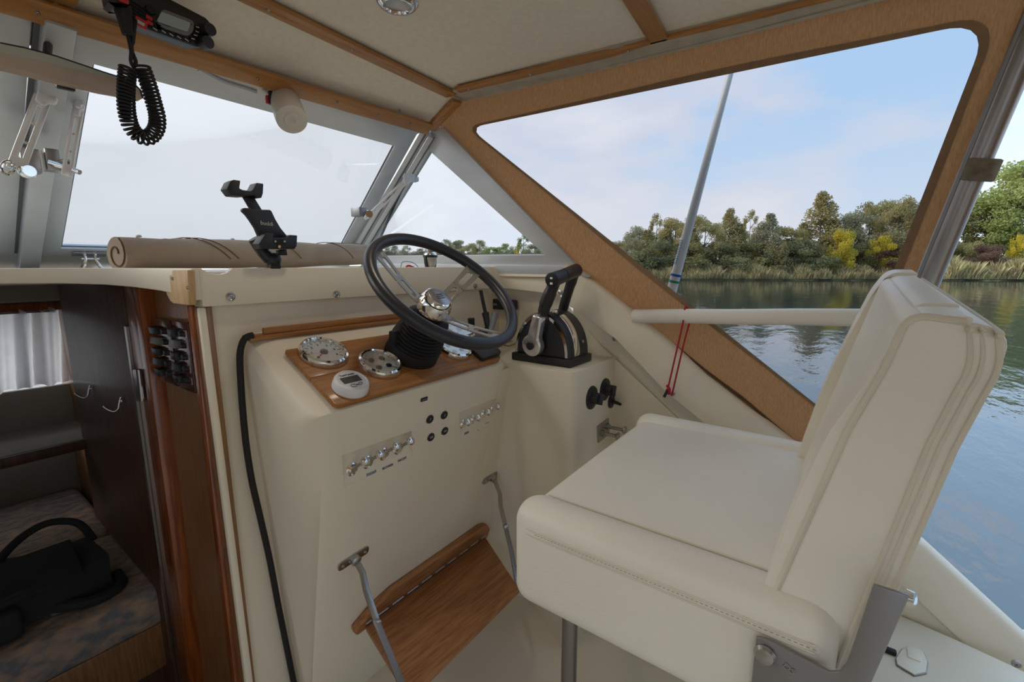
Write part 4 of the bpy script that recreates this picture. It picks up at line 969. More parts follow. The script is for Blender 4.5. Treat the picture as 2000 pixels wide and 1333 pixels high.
# ---- black bag on the cushion
bg_ = thing('camera_bag', 'black nylon bag with a carry handle lying on the cabin cushion', 'bag', (.05, 1.78, -.9))
bm = bmesh.new(); a_box(bm, (0, 0, 0), (.52, .22, .125)); bmesh.ops.subdivide_edges(bm, edges=bm.edges, cuts=5, use_grid_fill=True)
Rb = random.Random(5)
for v in bm.verts:
    p = v.co; k = 1-.25*abs(p.x/.28)**3; p.y *= k; p.z *= (1-.3*abs(p.y/.11)**2)*(.85+.15*k); p.z += .012*math.sin(p.x*22)+Rb.uniform(-.006, .006); p.y += .01*math.sin(p.x*13+p.z*20)
bmesh.ops.transform(bm, matrix=Matrix.Translation((.00, 1.66, -.842)) @ Matrix.Rotation(math.radians(4), 4, 'Z'), verts=bm.verts)
fin(bm, 'bag_body', 'fabblk', bg_, smooth=True)
tube('carry_handle', smooth_path([(.06, 1.70, -.79), (.09, 1.73, -.755), (.14, 1.77, -.735), (.19, 1.78, -.73), (.24, 1.76, -.75), (.262, 1.72, -.80)]), .010, 'fabblk', bg_, seg=8)
box('side_pocket', (-.02, 1.548, -.855), (.22, .04, .075), 'fabblk', bg_, bev=.015, seg=3)
box('flap_panel', (.13, 1.62, -.783), (.16, .14, .012), 'grey', bg_, Matrix.Rotation(.35, 3, 'X'), bev=.005).data.materials[0] = M['fabblk']
box('buckle', (.02, 1.524, -.845), (.035, .008, .04), 'grey', bg_, bev=.002)
tube('strap', smooth_path([(.15, 1.58, -.88), (.22, 1.55, -.89), (.28, 1.58, -.895), (.29, 1.66, -.9)]), .014, 'fabblk', bg_, seg=8)

# ---- footrest
hL, hR = at(703, 1212, **FACE), at(937, 1046, **FACE)
hz_ = (hL.z+hR.z)/2; hL.z = hR.z = hz_; yF = .685-.24*hz_; hL.y = hR.y = yF
fr = thing('footrest', 'hinged teak footrest board hanging on two steel arms below the console', 'footrest', (hL+hR)/2)
dx = .022
prof_ = [V((hL.x-dx, yF, hz_-.012)), V((hL.x-dx-.006, yF, hz_+.01)), V((hL.x+.02, yF-.008, hz_+.040)), V((hL.x+.08, yF, hz_+.055)), V((hR.x-.03, yF, hz_+.055)), V((hR.x+.005, yF, hz_+.045)), V((hR.x+dx, yF, hz_+.022)), V((hR.x+dx-.004, yF, hz_-.012))]
prof_ = [V((p.x, .685-.24*p.z, p.z)) for p in prof_]
prism('mounting_board', prof_, FN*.022, 'step', fr, bev=.006, seg=3)
oL, oR = V((.478, .590, -.800)), V((.885, .625, -.845))
h1 = V((hL.x, yF-.022, hz_)); h2 = V((hR.x, yF-.022, hz_)); nn = (h2-h1).cross(oR-h2).normalized()
prism('step_board', [h1, h2, oR, oL], nn*.016, 'step', fr, bev=.003)
tube('hinge', [h1+V((0, -.001, .003)), h2+V((0, -.001, .003))], .004, 'steel', fr)
for k in range(9):
    p = h1.lerp(h2, .05+.11*k)+V((0, -.0012, .0065)); box('hinge_knuckle', p, (.012, .008, .003), 'alud', fr)
def plate_arm(pa, pb, joint, end, wd=.013):
    a, b_ = at(*pa, **FACE), at(*pb, **FACE); d = (b_-a).normalized(); s = d.cross(FN)
    mid = (a+b_)/2
    prism('arm_plate', rounded([a-d*.004-s*.011, b_+d*.004-s*.011, b_+d*.004+s*.011, a-d*.004+s*.011], .010, 5), FN*.004, 'steel', fr, bev=.001)
    for f in (.1, .35, .9): screw(a.lerp(b_, f)+FN*.0045, FN, .0035, fr)
    lathe('arm_pivot', [(0, 0), (.012, 0), (.012, .010), (.007, .014), (0, .014)], mid+FN*.004, FN, 'steel', fr, 18)
    return mid+FN*.012
def flatbar(name, pts, w, t, side, m, parent):
    bm = bmesh.new(); rows = []; pts = [V(p) for p in pts]; n = len(pts)
    for i in range(n):
        d = (pts[min(i+1, n-1)]-pts[max(i-1, 0)]).normalized(); s = V(side); s = (s-d*s.dot(d)).normalized()*w/2; u = d.cross(s).normalized()*t/2
        rows.append([bm.verts.new(pts[i]+a) for a in (s+u, s-u, -s-u, -s+u)])
    for a, b_ in zip(rows, rows[1:]):
        for k in range(4): bm.faces.new((a[k], a[(k+1) % 4], b_[(k+1) % 4], b_[k]))
    bm.faces.new(rows[0][::-1]); bm.faces.new(rows[-1]); return fin(bm, name, m, parent, bev=.0008)
m1_ = plate_arm((662, 1108), (716, 1073), None, None)
e1 = oL+V((-.008, .0, .012))
j1 = m1_.lerp(e1, .5)+V((-.004, 0, .0))
flatbar('support_arm', [m1_, m1_+(j1-m1_)*.18+V((0, -.01, 0)), m1_.lerp(j1, .5), j1], .014, .004, EX, 'steel', fr)
flatbar('support_arm', [j1+V((-.003, 0, .008)), j1.lerp(e1, .5), j1.lerp(e1, .85), e1+V((.002, 0, -.01))], .014, .004, EX, 'satin', fr)
lathe('arm_joint', [(0, 0), (.008, 0), (.008, .007), (.004, .009), (0, .009)], j1, (-.4, -1, .2), 'steel', fr, 16)
m2_ = plate_arm((944, 941), (974, 924), None, None); e2 = oR+V((.006, .005, .012)); j2 = m2_.lerp(e2, .5)
flatbar('support_arm', [m2_, m2_.lerp(j2, .3)+V((0, -.01, 0)), m2_.lerp(j2, .6), j2], .014, .004, EX, 'steel', fr)
flatbar('support_arm', [j2, j2.lerp(e2, .5), e2+V((0, 0, -.03))], .014, .004, EX, 'satin', fr)
lathe('arm_joint', [(0, 0), (.008, 0), (.008, .007), (.004, .009), (0, .009)], j2, (-.4, -1, .2), 'steel', fr, 16)

# ---- helm seat
st = thing('helm_seat', 'cream vinyl helm seat with bolstered cushion and tall backrest', 'seat', (.82, .2, -1.12))
SX0, SX1, SY0, SY1, ZT = .540, 1.135, -.03, .400, -.372
def soft(name, c, s, m, parent, bev, seg=5, R=None, cuts=0, fn=None):
    bm = bmesh.new(); a_box(bm, (0, 0, 0), s)
    bmesh.ops.bevel(bm, geom=list(bm.edges), offset=bev, segments=seg, profile=.5, affect='EDGES', clamp_overlap=True)
    if cuts:
        for ax_, sz in ((0, s[0]), (1, s[1]), (2, s[2])):
            for k in range(1, cuts):
                co_ = [0, 0, 0]; no = [0, 0, 0]; co_[ax_] = -sz/2+sz*k/cuts; no[ax_] = 1
                bmesh.ops.bisect_plane(bm, geom=bm.verts[:]+bm.edges[:]+bm.faces[:], plane_co=co_, plane_no=no)
    if fn:
        for v in bm.verts: v.co = fn(v.co.copy())
    bmesh.ops.transform(bm, matrix=Matrix.Translation(c) @ (R.to_4x4() if R else Matrix.Identity(4)), verts=bm.verts)
    return fin(bm, name, m, parent, smooth=True)
BW = .075
cx = (SX0+SX1)/2; cy = (SY0+SY1)/2
soft('seat_cushion', (cx, cy, ZT-.085), (SX1-SX0-BW*1.2, SY1-SY0-.012, .150), 'vinyl', st, .03, 5, cuts=8, fn=lambda v: V((v.x, v.y, v.z+(.010*(1-(v.x/.25)**2)*(1-(v.y/.22)**2) if v.z > 0 else 0))))
def bol(x0, x1):
    return soft('side_bolster', ((x0+x1)/2, cy, ZT-.088), (x1-x0, SY1-SY0+.004, .176), 'vinyl', st, .032, 6)
bol(SX0, SX0+BW); bol(SX1-BW, SX1)
zs = ZT-.034
for dz in (0, -.009):
    tube('seam', smooth_path([(SX0-.0005+.004, SY1-.02, zs+dz), (SX0-.0005, SY1-.06, zs+dz), (SX0-.0005, cy, zs+dz), (SX0-.0005, SY0+.02, zs+dz)], 5), .0016, 'vinyl2', st, seg=6)
bm = bmesh.new(); yy = SY1-.05
while yy > SY0+.02: a_box(bm, (SX0-.0003, yy, zs-.0045), (.0010, .0032, .0009)); yy -= .0058
fin(bm, 'stitching', 'stitch', st)['kind'] = 'stuff'
tube('seam', [(SX0+BW-.006, SY1-.03, ZT-.008), (SX0+BW-.006, SY0+.05, ZT-.008)], .0014, 'vinyl2', st, seg=6)
# backrest: upholstered shell with a flat port cheek, two front bolsters and a centre pad
BX0, BX1 = .566, 1.128
def fy(z): return -.045-.228*(z+.035)          # front seam line
def by(z): return -.119-.165*(z+.040)          # back line
def rprof(pts, rad): return [(p.y, p.z) for p in rounded([V((0, y, z)) for y, z in pts], rad, 6)]
zb_, zt_ = -.47, -.016
shell = rprof([(fy(zb_), zb_), (fy(zt_), zt_), (by(zt_-.008), zt_-.008), (by(zb_), zb_)], [.01, .016, .026, .01])
prism('back_shell', [(BX0, y, z) for y, z in shell], (BX1-BX0, 0, 0), 'vinyl', st, bev=.005, seg=3)
def wing(x0, x1, d0, d1, zt2, nm, bev):
    pr = rprof([(fy(zb_)-.04, zb_+.02), (fy(zb_)+.002, zb_+.02), (fy(-.39)+d0*.7, -.39), (fy(-.22)+d0, -.22), (fy(zt2)+d1, zt2-.030), (fy(zt2)-.008, zt2), (fy(zt2)-.045, zt2)], [.01, .012, .04, .05, .026, .014, .005])
    bm = bmesh.new(); a_prism(bm, [(x0, y, z) for y, z in pr], (x1-x0, 0, 0)); return fin(bm, nm, 'vinyl', st, bev=bev, seg=5)
wing(BX0+.0015, BX0+.088, .017, .010, zt_+.0005, 'back_bolster', .013)
wing(BX1-.088, BX1-.0015, .019, .012, zt_+.008, 'back_bolster', .013)
wing(BX0+.075, BX1-.075, .001, -.006, zt_+.003, 'back_pad', .010)
ch = [(BX0-.0004, y, z) for y, z in shell]
sp_ = [shell[6]]+[(shell[6][0]+(shell[7][0]-shell[6][0])*k/6, shell[6][1]+(shell[7][1]-shell[6][1])*k/6) for k in range(1, 6)]+list(shell[7:14])+[(shell[13][0]+(shell[14][0]-shell[13][0])*k/4, shell[13][1]+(shell[14][1]-shell[13][1])*k/4) for k in range(1, 4)]
tube('seam', [(BX0+.0012, y, z) for y, z in sp_], .0034, 'vinyl2', st, seg=8)
for k, off in enumerate((.0025, .013, .021)):
    r_p = (.0026, .0016, .0022)[k]
    tube('piping', smooth_path([(BX0-.0004, by(z)+off, z) for z in (-.44, -.3, -.2, -.1, -.058)]+[(BX0+.0012, by(-.034)+off*1.0+.007, -.034+.004*min(1, off/.01)), (BX0+.009, by(-.03)+off+.009, -.0262+.0012*(off > .01)), (cx, by(-.03)+off+.009, -.0248+.001*(off > .01)), (BX1-.01, by(-.03)+off+.009, -.0248+.001*(off > .01))], 6), r_p, 'vinyl2', st, seg=8)
def crown(o):
    b_m = bmesh.new(); b_m.from_mesh(o.data)
    for zc_ in (-.17, -.12, -.07):
        bmesh.ops.bisect_plane(b_m, geom=b_m.verts[:]+b_m.edges[:]+b_m.faces[:], plane_co=(0, 0, zc_), plane_no=(0, 0, 1))
    bmesh.ops.triangulate(b_m, faces=[f for f in b_m.faces if len(f.verts) > 4]); b_m.to_mesh(o.data); b_m.free()
    for v in o.data.vertices:
        if v.co.z > -.17: v.co.z -= .030*(BX1-v.co.x)/(BX1-BX0)*min(1, (v.co.z+.17)/.10)
for o in st.children:
    if o.name.split('.')[0] in ('back_shell', 'back_bolster', 'back_pad', 'piping') or (o.name.startswith('seam') and max(v.co.z for v in o.data.vertices) > -.3): crown(o)
# brackets
for xs_, sgn in ((SX0-.006, -1), (SX1+.006, 1)):
    pl = [at(*p, X=.534) for p in ((1478, 1240), (1500, 1245), (1620, 1308), (1640, 1308), (1655, 1290), (1706, 1138), (1776, 1160), (1700, 1333))]
    pl = [V((xs_, p.y, p.z)) for p in pl]; pl += [V((xs_, pl[-1].y+.005, -.52)), V((xs_, pl[0].y, -.52))]
    prism('bracket', pl, (sgn*.005, 0, 0), 'satin', st, bev=.0015)
bo = at(1494, 1278, X=SX0-.012)
lathe('bracket_bolt', [(0, 0), (.0105, 0), (.0115, .002), (.009, .006), (.004, .0075), (0, .0075)], bo, -EX, 'steel', st, 24)
text('embossing', 'DS', .010, at(1541, 1307, X=SX0-.0118), V((0, -.93, -.37)), V((0, -.37, .93)), 'steel', st)
lathe('bracket_bolt', [(0, 0), (.008, 0), (.007, .006), (0, .007)], at(1772, 1168, X=SX0-.002), V((-.3, -1, .2)), 'chrome', st, 18)
box('seat_plate', (cx, cy, ZT-.182), (.50, .38, .012), 'satin', st, bev=.003)
tube('pedestal', [(.90, .12, -.56), (.90, .12, -1.12)], .035, 'tube', st, seg=24)
lathe('pedestal_foot', [(0, 0), (.11, 0), (.105, .012), (.04, .03), (0, .03)], (.90, .12, -1.12), EZ, 'satin', st)
pp = at(1096, 1240, X=.735)
tube('front_post', [(pp.x, pp.y-.02, -.55), (pp.x, pp.y-.02, -.60), (pp.x, pp.y-.02, -1.12)], .016, 'tube', st, seg=24)

# ---- padded rail, red cord
ra, rb_ = at(1247, 618, X=1.262), at(1690, 621, X=1.235)
rl = thing('padded_rail', 'cream padded grab rail running from the side coaming behind the seat', 'rail', ra)
rd = (rb_-ra).normalized()
tube('rail_cover', smooth_path([ra-rd*.012, ra, ra.lerp(rb_, .25)+EZ*.001, ra.lerp(rb_, .5), ra.lerp(rb_, .75)+EZ*.001, rb_, rb_+rd*.05, rb_+rd*.10+V((.012, 0, 0))], 4), .0195, 'vinyl', rl, seg=18)
rc = thing('red_cord', 'thin red cord looped over the padded rail and tied down at the seat', 'cord', at(1340, 605, X=1.25))
tp = at(1339, 617, X=1.26); u_ = [tp+V((-.020, 0, 0)), tp+V((-.010, 0, .021)), tp+V((.0, 0, .024)), tp+V((.02, 0, .012)), tp+V((.022, 0, -.012))]
bt_ = at(1304, 762, X=1.235); bt2 = at(1312, 774, X=1.235)
tube('cord', smooth_path([bt_, bt_.lerp(tp+V((-.022, 0, -.02)), .5), tp+V((-.022, 0, -.02))]+u_[1:]), .0024, 'cord', rc, seg=8)
tube('cord', smooth_path([tp+V((.020, -.006, -.022)), (tp+V((.02, -.006, -.02))).lerp(bt2, .3)+V((-.006, 0, 0)), bt2]), .0024, 'cord', rc, seg=8)
tube('knot', smooth_path([bt_+V((0, .002, .012)), bt_+V((-.006, -.006, .004)), bt_+V((0, -.004, -.010)), bt_+V((.006, .004, 0))]), .004, 'cord', rc, seg=8)
tube('cord_end', [bt_, at(1297, 776, X=1.232)], .004, 'black', rc, seg=8)

# ---- stainless canopy tube with strap
ta, tb = at(2000, 104, X=1.16), at(1826, 520, X=1.215)
td = (tb-ta).normalized()
cn = thing('canopy_tube', 'stainless steel canopy tube along the aft edge of the side curtain', 'tube', tb)
tube('tube', [ta-td*.45, ta, tb, tb+td*.55], .0185, 'tube', cn, seg=28)
tube('clip_channel', [ta-td*.45+V((-.004, .017, 0)), tb+td*.55+V((-.004, .017, 0))], .006, 'satin', cn, seg=8)
s0 = at(1916, 332, X=1.18)
sm_ = tube('canvas_strap', [s0-td*.019, s0-td*.017, s0+td*.017, s0+td*.019], [.020, .0235, .0235, .020], 'canvasd', seg=24); tag(sm_, 'brown canvas strap wrapped around the stainless canopy tube', 'strap')
sm_.data.materials[0] = M['strap']

# ---- antenna outside
aa, ab = at(1306, 590, X=1.42), at(1427, 140, X=1.42)
ad = (ab-aa).normalized(); Lx = (ab-aa).length
an = thing('antenna', 'white whip antenna with blue and green bands outside the canvas window', 'antenna', aa-ad*.55)
tube('mast', [aa-ad*.62, aa, aa.lerp(ab, .05), ab, ab+ad*1.2], [.016, .0155, .0152, .0085, .006], 'gelw', an, seg=18)
for py, m_ in ((531, 'blue'), (545, 'green')):
    f = (590-py)/450; c = aa.lerp(ab, f*1.0); tube('band', [c-ad*.0035, c+ad*.0035], .0158, m_, an, seg=18)
tg = aa.lerp(ab, .24); text('lettering', 'SHAKESPEARE', .012, tg-(EX*.0158)*.9+V((0, .006, 0)), ad, V((0, 1, 0)).cross(V((0, 0, 0)))+V((0, .8, .2)), 'cyan', an)

# ---- rolled canvas on the shelf
r0, r1 = V((.445, 1.22, .020)), at(712, 498, Y=1.42); r0 = at(228, 496, Y=1.28)
rv = thing('rolled_canvas', 'rolled beige canvas cover lying on the dashboard shelf', 'canvas roll', (r0+r1)/2-EZ*.04)
def rollmesh(R0):
    bm = bmesh.new(); n = 60; seg = 28; rows = []; d = (r1-r0).normalized(); s = d.cross(EZ).normalized()
    for i in range(n+1):
        t = i/n; c = r0.lerp(r1, t); row = []
        for k in range(seg):
            a = 2*PI*k/seg; ph = (a/(2*PI)-t*1.6) % 1.0
            rr = R0*(1+.02*math.sin(t*23)+.10*(ph-.5)*(1 if t < .98 else .3)+.03*math.sin(t*9+a*2))
            row.append(bm.verts.new(c+(s*math.cos(a)+EZ*math.sin(a)*.92)*rr))
        rows.append(row)
    for a, b_ in zip(rows, rows[1:]):
        for k in range(seg): bm.faces.new((a[k], a[(k+1) % seg], b_[(k+1) % seg], b_[k]))
    bm.faces.new(rows[0]); bm.faces.new(rows[-1][::-1]); return bm
fin(rollmesh(.040), 'roll_body', 'roll', rv, smooth=True)
dR = (r1-r0).normalized(); sR = dR.cross(EZ).normalized()
def on_roll(t, a, off=.0): return r0.lerp(r1, t)+(sR*math.cos(a)+EZ*math.sin(a)*.92)*(.0425+off)
for t0 in (.13, .16, .42, .70):
    tube('seam', [on_roll(t0+.17*k/12, PI*.85-PI*.95*k/12+0, .0) if True else 0 for k in range(13)], .0013, 'canvasd', rv, seg=6)
tube('spiral_end', [r0-dR*.001+(sR*math.cos(a)+EZ*math.sin(a))*(.008+.0048*a/1.2) for a in [k*.35 for k in range(22)]], .0016, 'canvasd', rv, seg=6)
for t in (.07, .36, .62): lathe('stud', [(0, 0), (.006, 0), (.005, .003), (0, .003)], on_roll(t, PI*.60, .001), (sR*math.cos(PI*.6)+EZ*math.sin(PI*.6)), 'white', rv, 12)
lathe('eyelet', [(0, 0), (.007, 0), (.007, .001), (0, .0012)], on_roll(.90, PI*.70, .003), sR*math.cos(PI*.70)+EZ*math.sin(PI*.70), 'canvasd', rv, 14)
prism('corner_flap', [on_roll(.80, PI*.55, .002), on_roll(.99, PI*.60, .003), on_roll(.99, PI*1.0, .004), on_roll(.965, PI*1.12, .004)], -sR*-.001, 'roll', rv)

# ---- tablet holder
tb_ = thing('tablet_holder', 'black tablet holder on a ball-joint arm standing on the dashboard coaming', 'tablet holder', at(533, 522, Y=.995))
YH = .985
def hp_(pts, name, th_=.012, dy=0, m='black'): return prism(name, [at(x, y, Y=YH+dy) for x, y in pts], (0, th_, 0), m, tb_, bev=.0015)
hp_([(443, 369), (450, 355), (457, 351), (470, 353), (468, 368), (474, 371), (488, 373), (494, 372), (502, 357), (515, 359), (514, 378), (511, 387), (501, 386), (497, 382), (475, 384), (453, 382)], 'upper_clamp', .030, -.012)
hp_([(474, 383), (496, 384), (512, 410), (515, 420), (493, 420), (487, 405)], 'extension_bar', .007, .004)
hp_([(474, 408), (478, 406), (490, 407), (493, 409), (528, 410), (531, 413), (538, 428), (548, 445), (562, 462), (560, 470), (508, 468), (504, 458), (499, 446), (490, 432), (482, 421), (473, 412)], 'back_plate', .010, -.002)
hp_([(506, 476), (520, 455), (536, 456), (533, 464), (560, 465), (566, 459), (581, 460), (580, 480), (576, 487), (510, 486)], 'lower_clamp', .030, -.026)
prism('pivot_slot', rounded([at(x, y, Y=YH-.027) for x, y in ((534, 468), (558, 468), (560, 477), (537, 478))], .003, 3), (0, .002, 0), 'rubber', tb_)
for p in ((538, 472), (556, 472)): lathe('screw', [(0, 0), (.0025, 0), (0, .001)], at(*p, Y=YH-.028), -EY, 'steel', tb_, 10)
lathe('screw', [(0, 0), (.0035, 0), (.003, .002), (0, .002)], at(545, 482, Y=YH-.027), -EY, 'amber', tb_, 12)
tube('ball_arm', [at(496, 466, Y=YH+.02), at(506, 480, Y=YH+.02), at(516, 496, Y=YH+.015), at(527, 506, Y=YH+.01)], [.012, .0135, .0125, .014], 'black', tb_, seg=16)
lathe('ball_joint', [(0, -.016), (.010, -.0135), (.0155, -.006), (.0165, 0), (.0155, .006), (.010, .0135), (0, .016)], at(534, 508, Y=YH+.008), V((.6, -.5, -.3)), 'black', tb_, 22)
hp_([(543, 488), (560, 486), (562, 499), (546, 499)], 'clamp_knob', .012, .006)
box('foot', at(534, 520, Y=YH+.01), (.022, .022, .012), 'black', tb_, bev=.002)
text('lettering', 'buddi', .0115, at(521, 437, Y=YH-.0032), V((.98, 0, -.06)), EZ, 'sticker', tb_)

# ---- compass and red clip on the shelf
cq = at(841, 523, Y=1.12); cq.z = -.016
cm_ = thing('compass', 'small silver and black compass on the shelf behind the wheel rim', 'compass', cq)
s_ = .022
lathe('compass_bowl', [(0, .004), (.010, .006), (.017, .016), (.0205, .034), (.0215, .044), (0, .044)], cq, EZ, 'steel', cm_, 28)
lathe('compass_ring', [(.020, .040), (.0235, .041), (.0238, .047), (.020, .049)], cq, EZ, 'black', cm_, 28)
lathe('compass_dome', [(.021, .048), (.020, .053), (.014, .058), (0, .060)], cq, EZ, 'chrome', cm_, 28)
lathe('compass_card', [(.012, .058), (.0125, .064), (.009, .070), (0, .072)], cq, EZ, 'satin', cm_, 20)
for sx_ in (-1, 1): flatbar('cradle_leg', [cq+V((sx_*.0235, 0, .044)), cq+V((sx_*.021, 0, .02)), cq+V((sx_*.016, 0, 0))], .010, .004, EY, 'black', cm_)
rp = at(800, 521, Y=1.12); rp.z = -.016
rk = thing('red_clip', 'small red clip beside the compass on the shelf', 'clip', rp)
tube('clip_loop', smooth_path([rp+V((-.014, 0, .001)), rp+V((-.012, 0, .011)), rp+V((-.002, 0, .014)), rp+V((.012, 0, .010)), rp+V((.026, 0, .004)), rp+V((.03, 0, .001))]), .0032, 'red', rk, seg=8)
tube('clip_loop', smooth_path([rp+V((-.006, 0, .001)), rp+V((-.003, 0, .008)), rp+V((.004, 0, .006)), rp+V((.006, 0, .001))]), .002, 'red', rk, seg=8)
wr = tube('thin_wire', smooth_path([rp+V((-.02, .02, .006)), rp+V((.0, .03, .026)), rp+V((.03, .02, .024)), rp+V((.045, .01, .010))]), .0012, 'grey', seg=6); tag(wr, 'thin looped wire beside the compass', 'wire')

# ---- window latch
lt = thing('window_latch', 'small chrome latch on the sill below the starboard windscreen pane', 'latch', at(172, 495, **FG))
c = at(172, 489, **FG)+FGN*.014
box('latch_plate', c, (.075, .020, .004), 'steel', lt, basis(EX, V((0, 1.73, -1)).normalized(), FGN), bev=.001)
for s in (-.012, .012): tube('latch_wing', [c+FGN*.004+EX*s+EZ*.010, c+FGN*.012+EX*s*.9-EZ*.006, c+FGN*.014+EX*s*1.8-EZ*.028], [.0045, .004, .0055], 'chrome', lt, seg=8)
tube('latch_pin', [c+FGN*.008-EX*.02-EZ*.006, c+FGN*.008+EX*.02-EZ*.006], .003, 'chrome', lt, seg=8)

# ---- chrome window stays
def stay(name_lab, piv, head, tip_, Yd, sc=1.0, kw=None, w=.0165, hp=None):
    kw = kw or dict(Y=Yd)
    P0 = at(*piv, **kw); P1 = at(*head, **kw); g = thing('window_stay', name_lab, 'window stay', P0, 'chrome slotted window stays')
    d = (P1-P0).normalized(); vdir = P0.lerp(P1, .5).normalized(); s = d.cross(vdir).normalized(); nn = s.cross(d).normalized()
    Ln = (P1-P0).length; hw = w*sc
    def pt(a, b_): return P0+d*a+s*b_
    inner = [pt(.02, -hw*.22), pt(.02, hw*.22), pt(Ln-.02, hw*.22), pt(Ln-.02, -hw*.22)]
    outer = [pt(-.004, -hw), pt(-.004, hw), pt(Ln, hw), pt(Ln, -hw)]
    bm = bmesh.new(); a_ring(bm, [p-nn*.003 for p in resample(outer, 4)] if False else [p-nn*.004 for p in outer], [p-nn*.004 for p in inner], nn*.008); fin(bm, 'slotted_arm', 'stay', g, bev=.0012)
    for f in (.35, .62): box('slot_notch', pt(Ln*f, 0), (.004, hw*.9, .005), 'chrome', g, basis(d, s, nn))
    T = at(*tip_, **kw)
    if hp:
        hv = ats(hp, **kw); prism('arm_head', [p-vdir*.008 for p in hv], vdir*.014, 'stay', g, bev=.004, seg=3)
    else: tube('arm_head', smooth_path([pt(Ln-.012, 0), pt(Ln+.008*sc, 0), P1.lerp(T, .5)+d*.006, T]), [hw*.9]*8+[hw*1.05]*8+[hw*1.0]*9, 'stay', g, seg=12)
    return g, P0, d, s, nn
g, P0, d, s, nn = stay('leftmost chrome window stay with a rounded head, left of the windscreen mullion', (32, 328), (84, 190), (112, 196), 1.27, 1.0, None, .0125, [(68, 196), (72, 180), (82, 174), (92, 180), (104, 179), (112, 189), (113, 201), (106, 207), (96, 203), (88, 208), (80, 206)])
lathe('wing_nut', [(0, -.012), (.010, -.010), (.013, -.003), (.013, .003), (.010, .010), (0, .010)], P0+s*-.014-nn*.004, V((.2, -1, 0)), 'chrome', g, 18)
tube('nut_ring', [P0+s*.010+d*-.006+(d*math.cos(t)+s*.6*math.sin(t))*.012-nn*.004 for t in [2*PI*k/16 for k in range(16)]], .003, 'chrome', g, seg=8, closed=True)
box('stay_bracket', at(58, 315, Y=1.345), (.028, .03, .046), 'steel', g, bev=.002)
g, P0, d, s, nn = stay('chrome window stay seen edge-on against the starboard windscreen pane', (130, 340), (152, 215), (158, 203), 1.30, .5)
box('stay_bracket', at(100, 314, Y=1.345), (.022, .04, .042), 'steel', g, bev=.002); tube('stay_pin', [at(100, 318, Y=1.33), at(128, 326, Y=1.31), at(156, 337, Y=1.29)], [.008, .006, .005], 'chrome', g, seg=10)
lathe('lock_screw', [(0, 0), (.010, 0), (.009, .016), (0, .018)], at(124, 322, Y=1.32), V((.3, -1, .2)), 'steel', g, 10)
g, P0, d, s, nn = stay('chrome window stay leaning across the windscreen corner post', (724, 420), (797, 350), (812, 350), 1.35, .62, dict(n=(0, 1, .6), q=(1, 1.42, .1)), .0165, [(786, 345), (790, 338), (800, 337), (810, 341), (818, 346), (818, 355), (810, 357), (802, 355), (796, 361), (790, 362)])
lathe('wing_nut', [(0, -.008), (.013, -.008), (.016, 0), (.013, .008), (0, .008)], P0-d*.004+s*.006-nn*.006, V((-.4, -1, 0)), 'chrome', g, 8)
tube('stay_foot', [P0-d*.004+s*.004, P0-d*.026+s*.006], [.012, .006], 'chrome', g, seg=10); box('stay_bracket', P0+V((-.02, .04, .01)), (.03, .05, .03), 'satin', g, bev=.002)

# ---- mirror strip
mr = thing('rear_view_mirror', 'long narrow rear-view mirror with a rounded end below the windscreen header', 'mirror', at(130, 140, Y=1.10))
md = dict(n=(0, 1, -.15), q=(.1, 1.10, .33))
mo = [(279, 192), (274, 176), (262, 164), (240, 153), (205, 142), (110, 110), (50, 94), (0, 84)]; mb = [(0, 138), (60, 152), (115, 166), (190, 183), (240, 192), (268, 198)]
top_ = ats(mo, **md); bot_ = ats(mb, **md); hx = (top_[-1]+bot_[0])/2
mirr = top_+[V((2*hx.x-p.x-.16, p.y, p.z+.02)) for p in reversed(top_[:-1])][:6]+[V((2*hx.x-p.x-.16, p.y, p.z+.02)) for p in reversed(bot_)]+bot_
prism('mirror_glass', mirr, (0, .006, .001), 'mirror', mr)
stp = ats([(235, 151), (205, 142), (110, 110), (50, 94), (0, 84), (0, 103), (60, 115), (120, 130), (200, 148)], **md)
prism('painted_reflection_band', [p-EY*.0008 for p in stp], (0, .001, 0), 'mirrorg', mr)  # strip coloured as the grey-green upper part of the reflection
tube('mirror_edge', mirr[:8], .0016, 'black', mr, seg=6)
box('mirror_clip', at(128, 171, Y=1.115), (.024, .010, .008), 'black', mr, bev=.002); tube('mirror_stem', [at(92, 108, Y=1.12), at(94, 88, Y=1.16)], .006, 'black', mr)

# ---- horn / lamp motor with wires
hq = at(556, 178, **FG)
wmz = thing('wiper_motor', 'white cylindrical motor housing hanging below the windscreen header', 'motor housing', hq)
hA = at(552, 184, Y=1.165); hB = at(570, 234, Y=1.085); hd_ = (hB-hA).normalized(); HLn = (hB-hA).length
lathe('housing', [(0, -.02), (.030, -.02), (.033, -.012), (.035, HLn*.85), (.034, HLn), (.029, HLn+.003), (.018, HLn+.003), (.0165, HLn+.006), (.008, HLn+.006), (.007, HLn+.004), (0, HLn+.004)], hA, hd_, 'wlamp', wmz, 40)
tube('wire', smooth_path([at(495, 168, Y=1.18), at(512, 174, Y=1.16), at(522, 182, Y=1.15), at(527, 195, Y=1.15), at(526, 203, Y=1.16)]), .0035, 'wlamp', wmz, seg=8)
box('terminal', at(531, 192, Y=1.145), (.014, .012, .03), 'black', wmz, bev=.002); box('terminal', at(523, 195, Y=1.15), (.008, .008, .018), 'red', wmz, bev=.001)
lathe('mount_bolt', [(0, 0), (.010, 0), (.009, .007), (0, .007)], at(592, 197, **FG)+FGN*.002, FGN, 'black', wmz, 12)

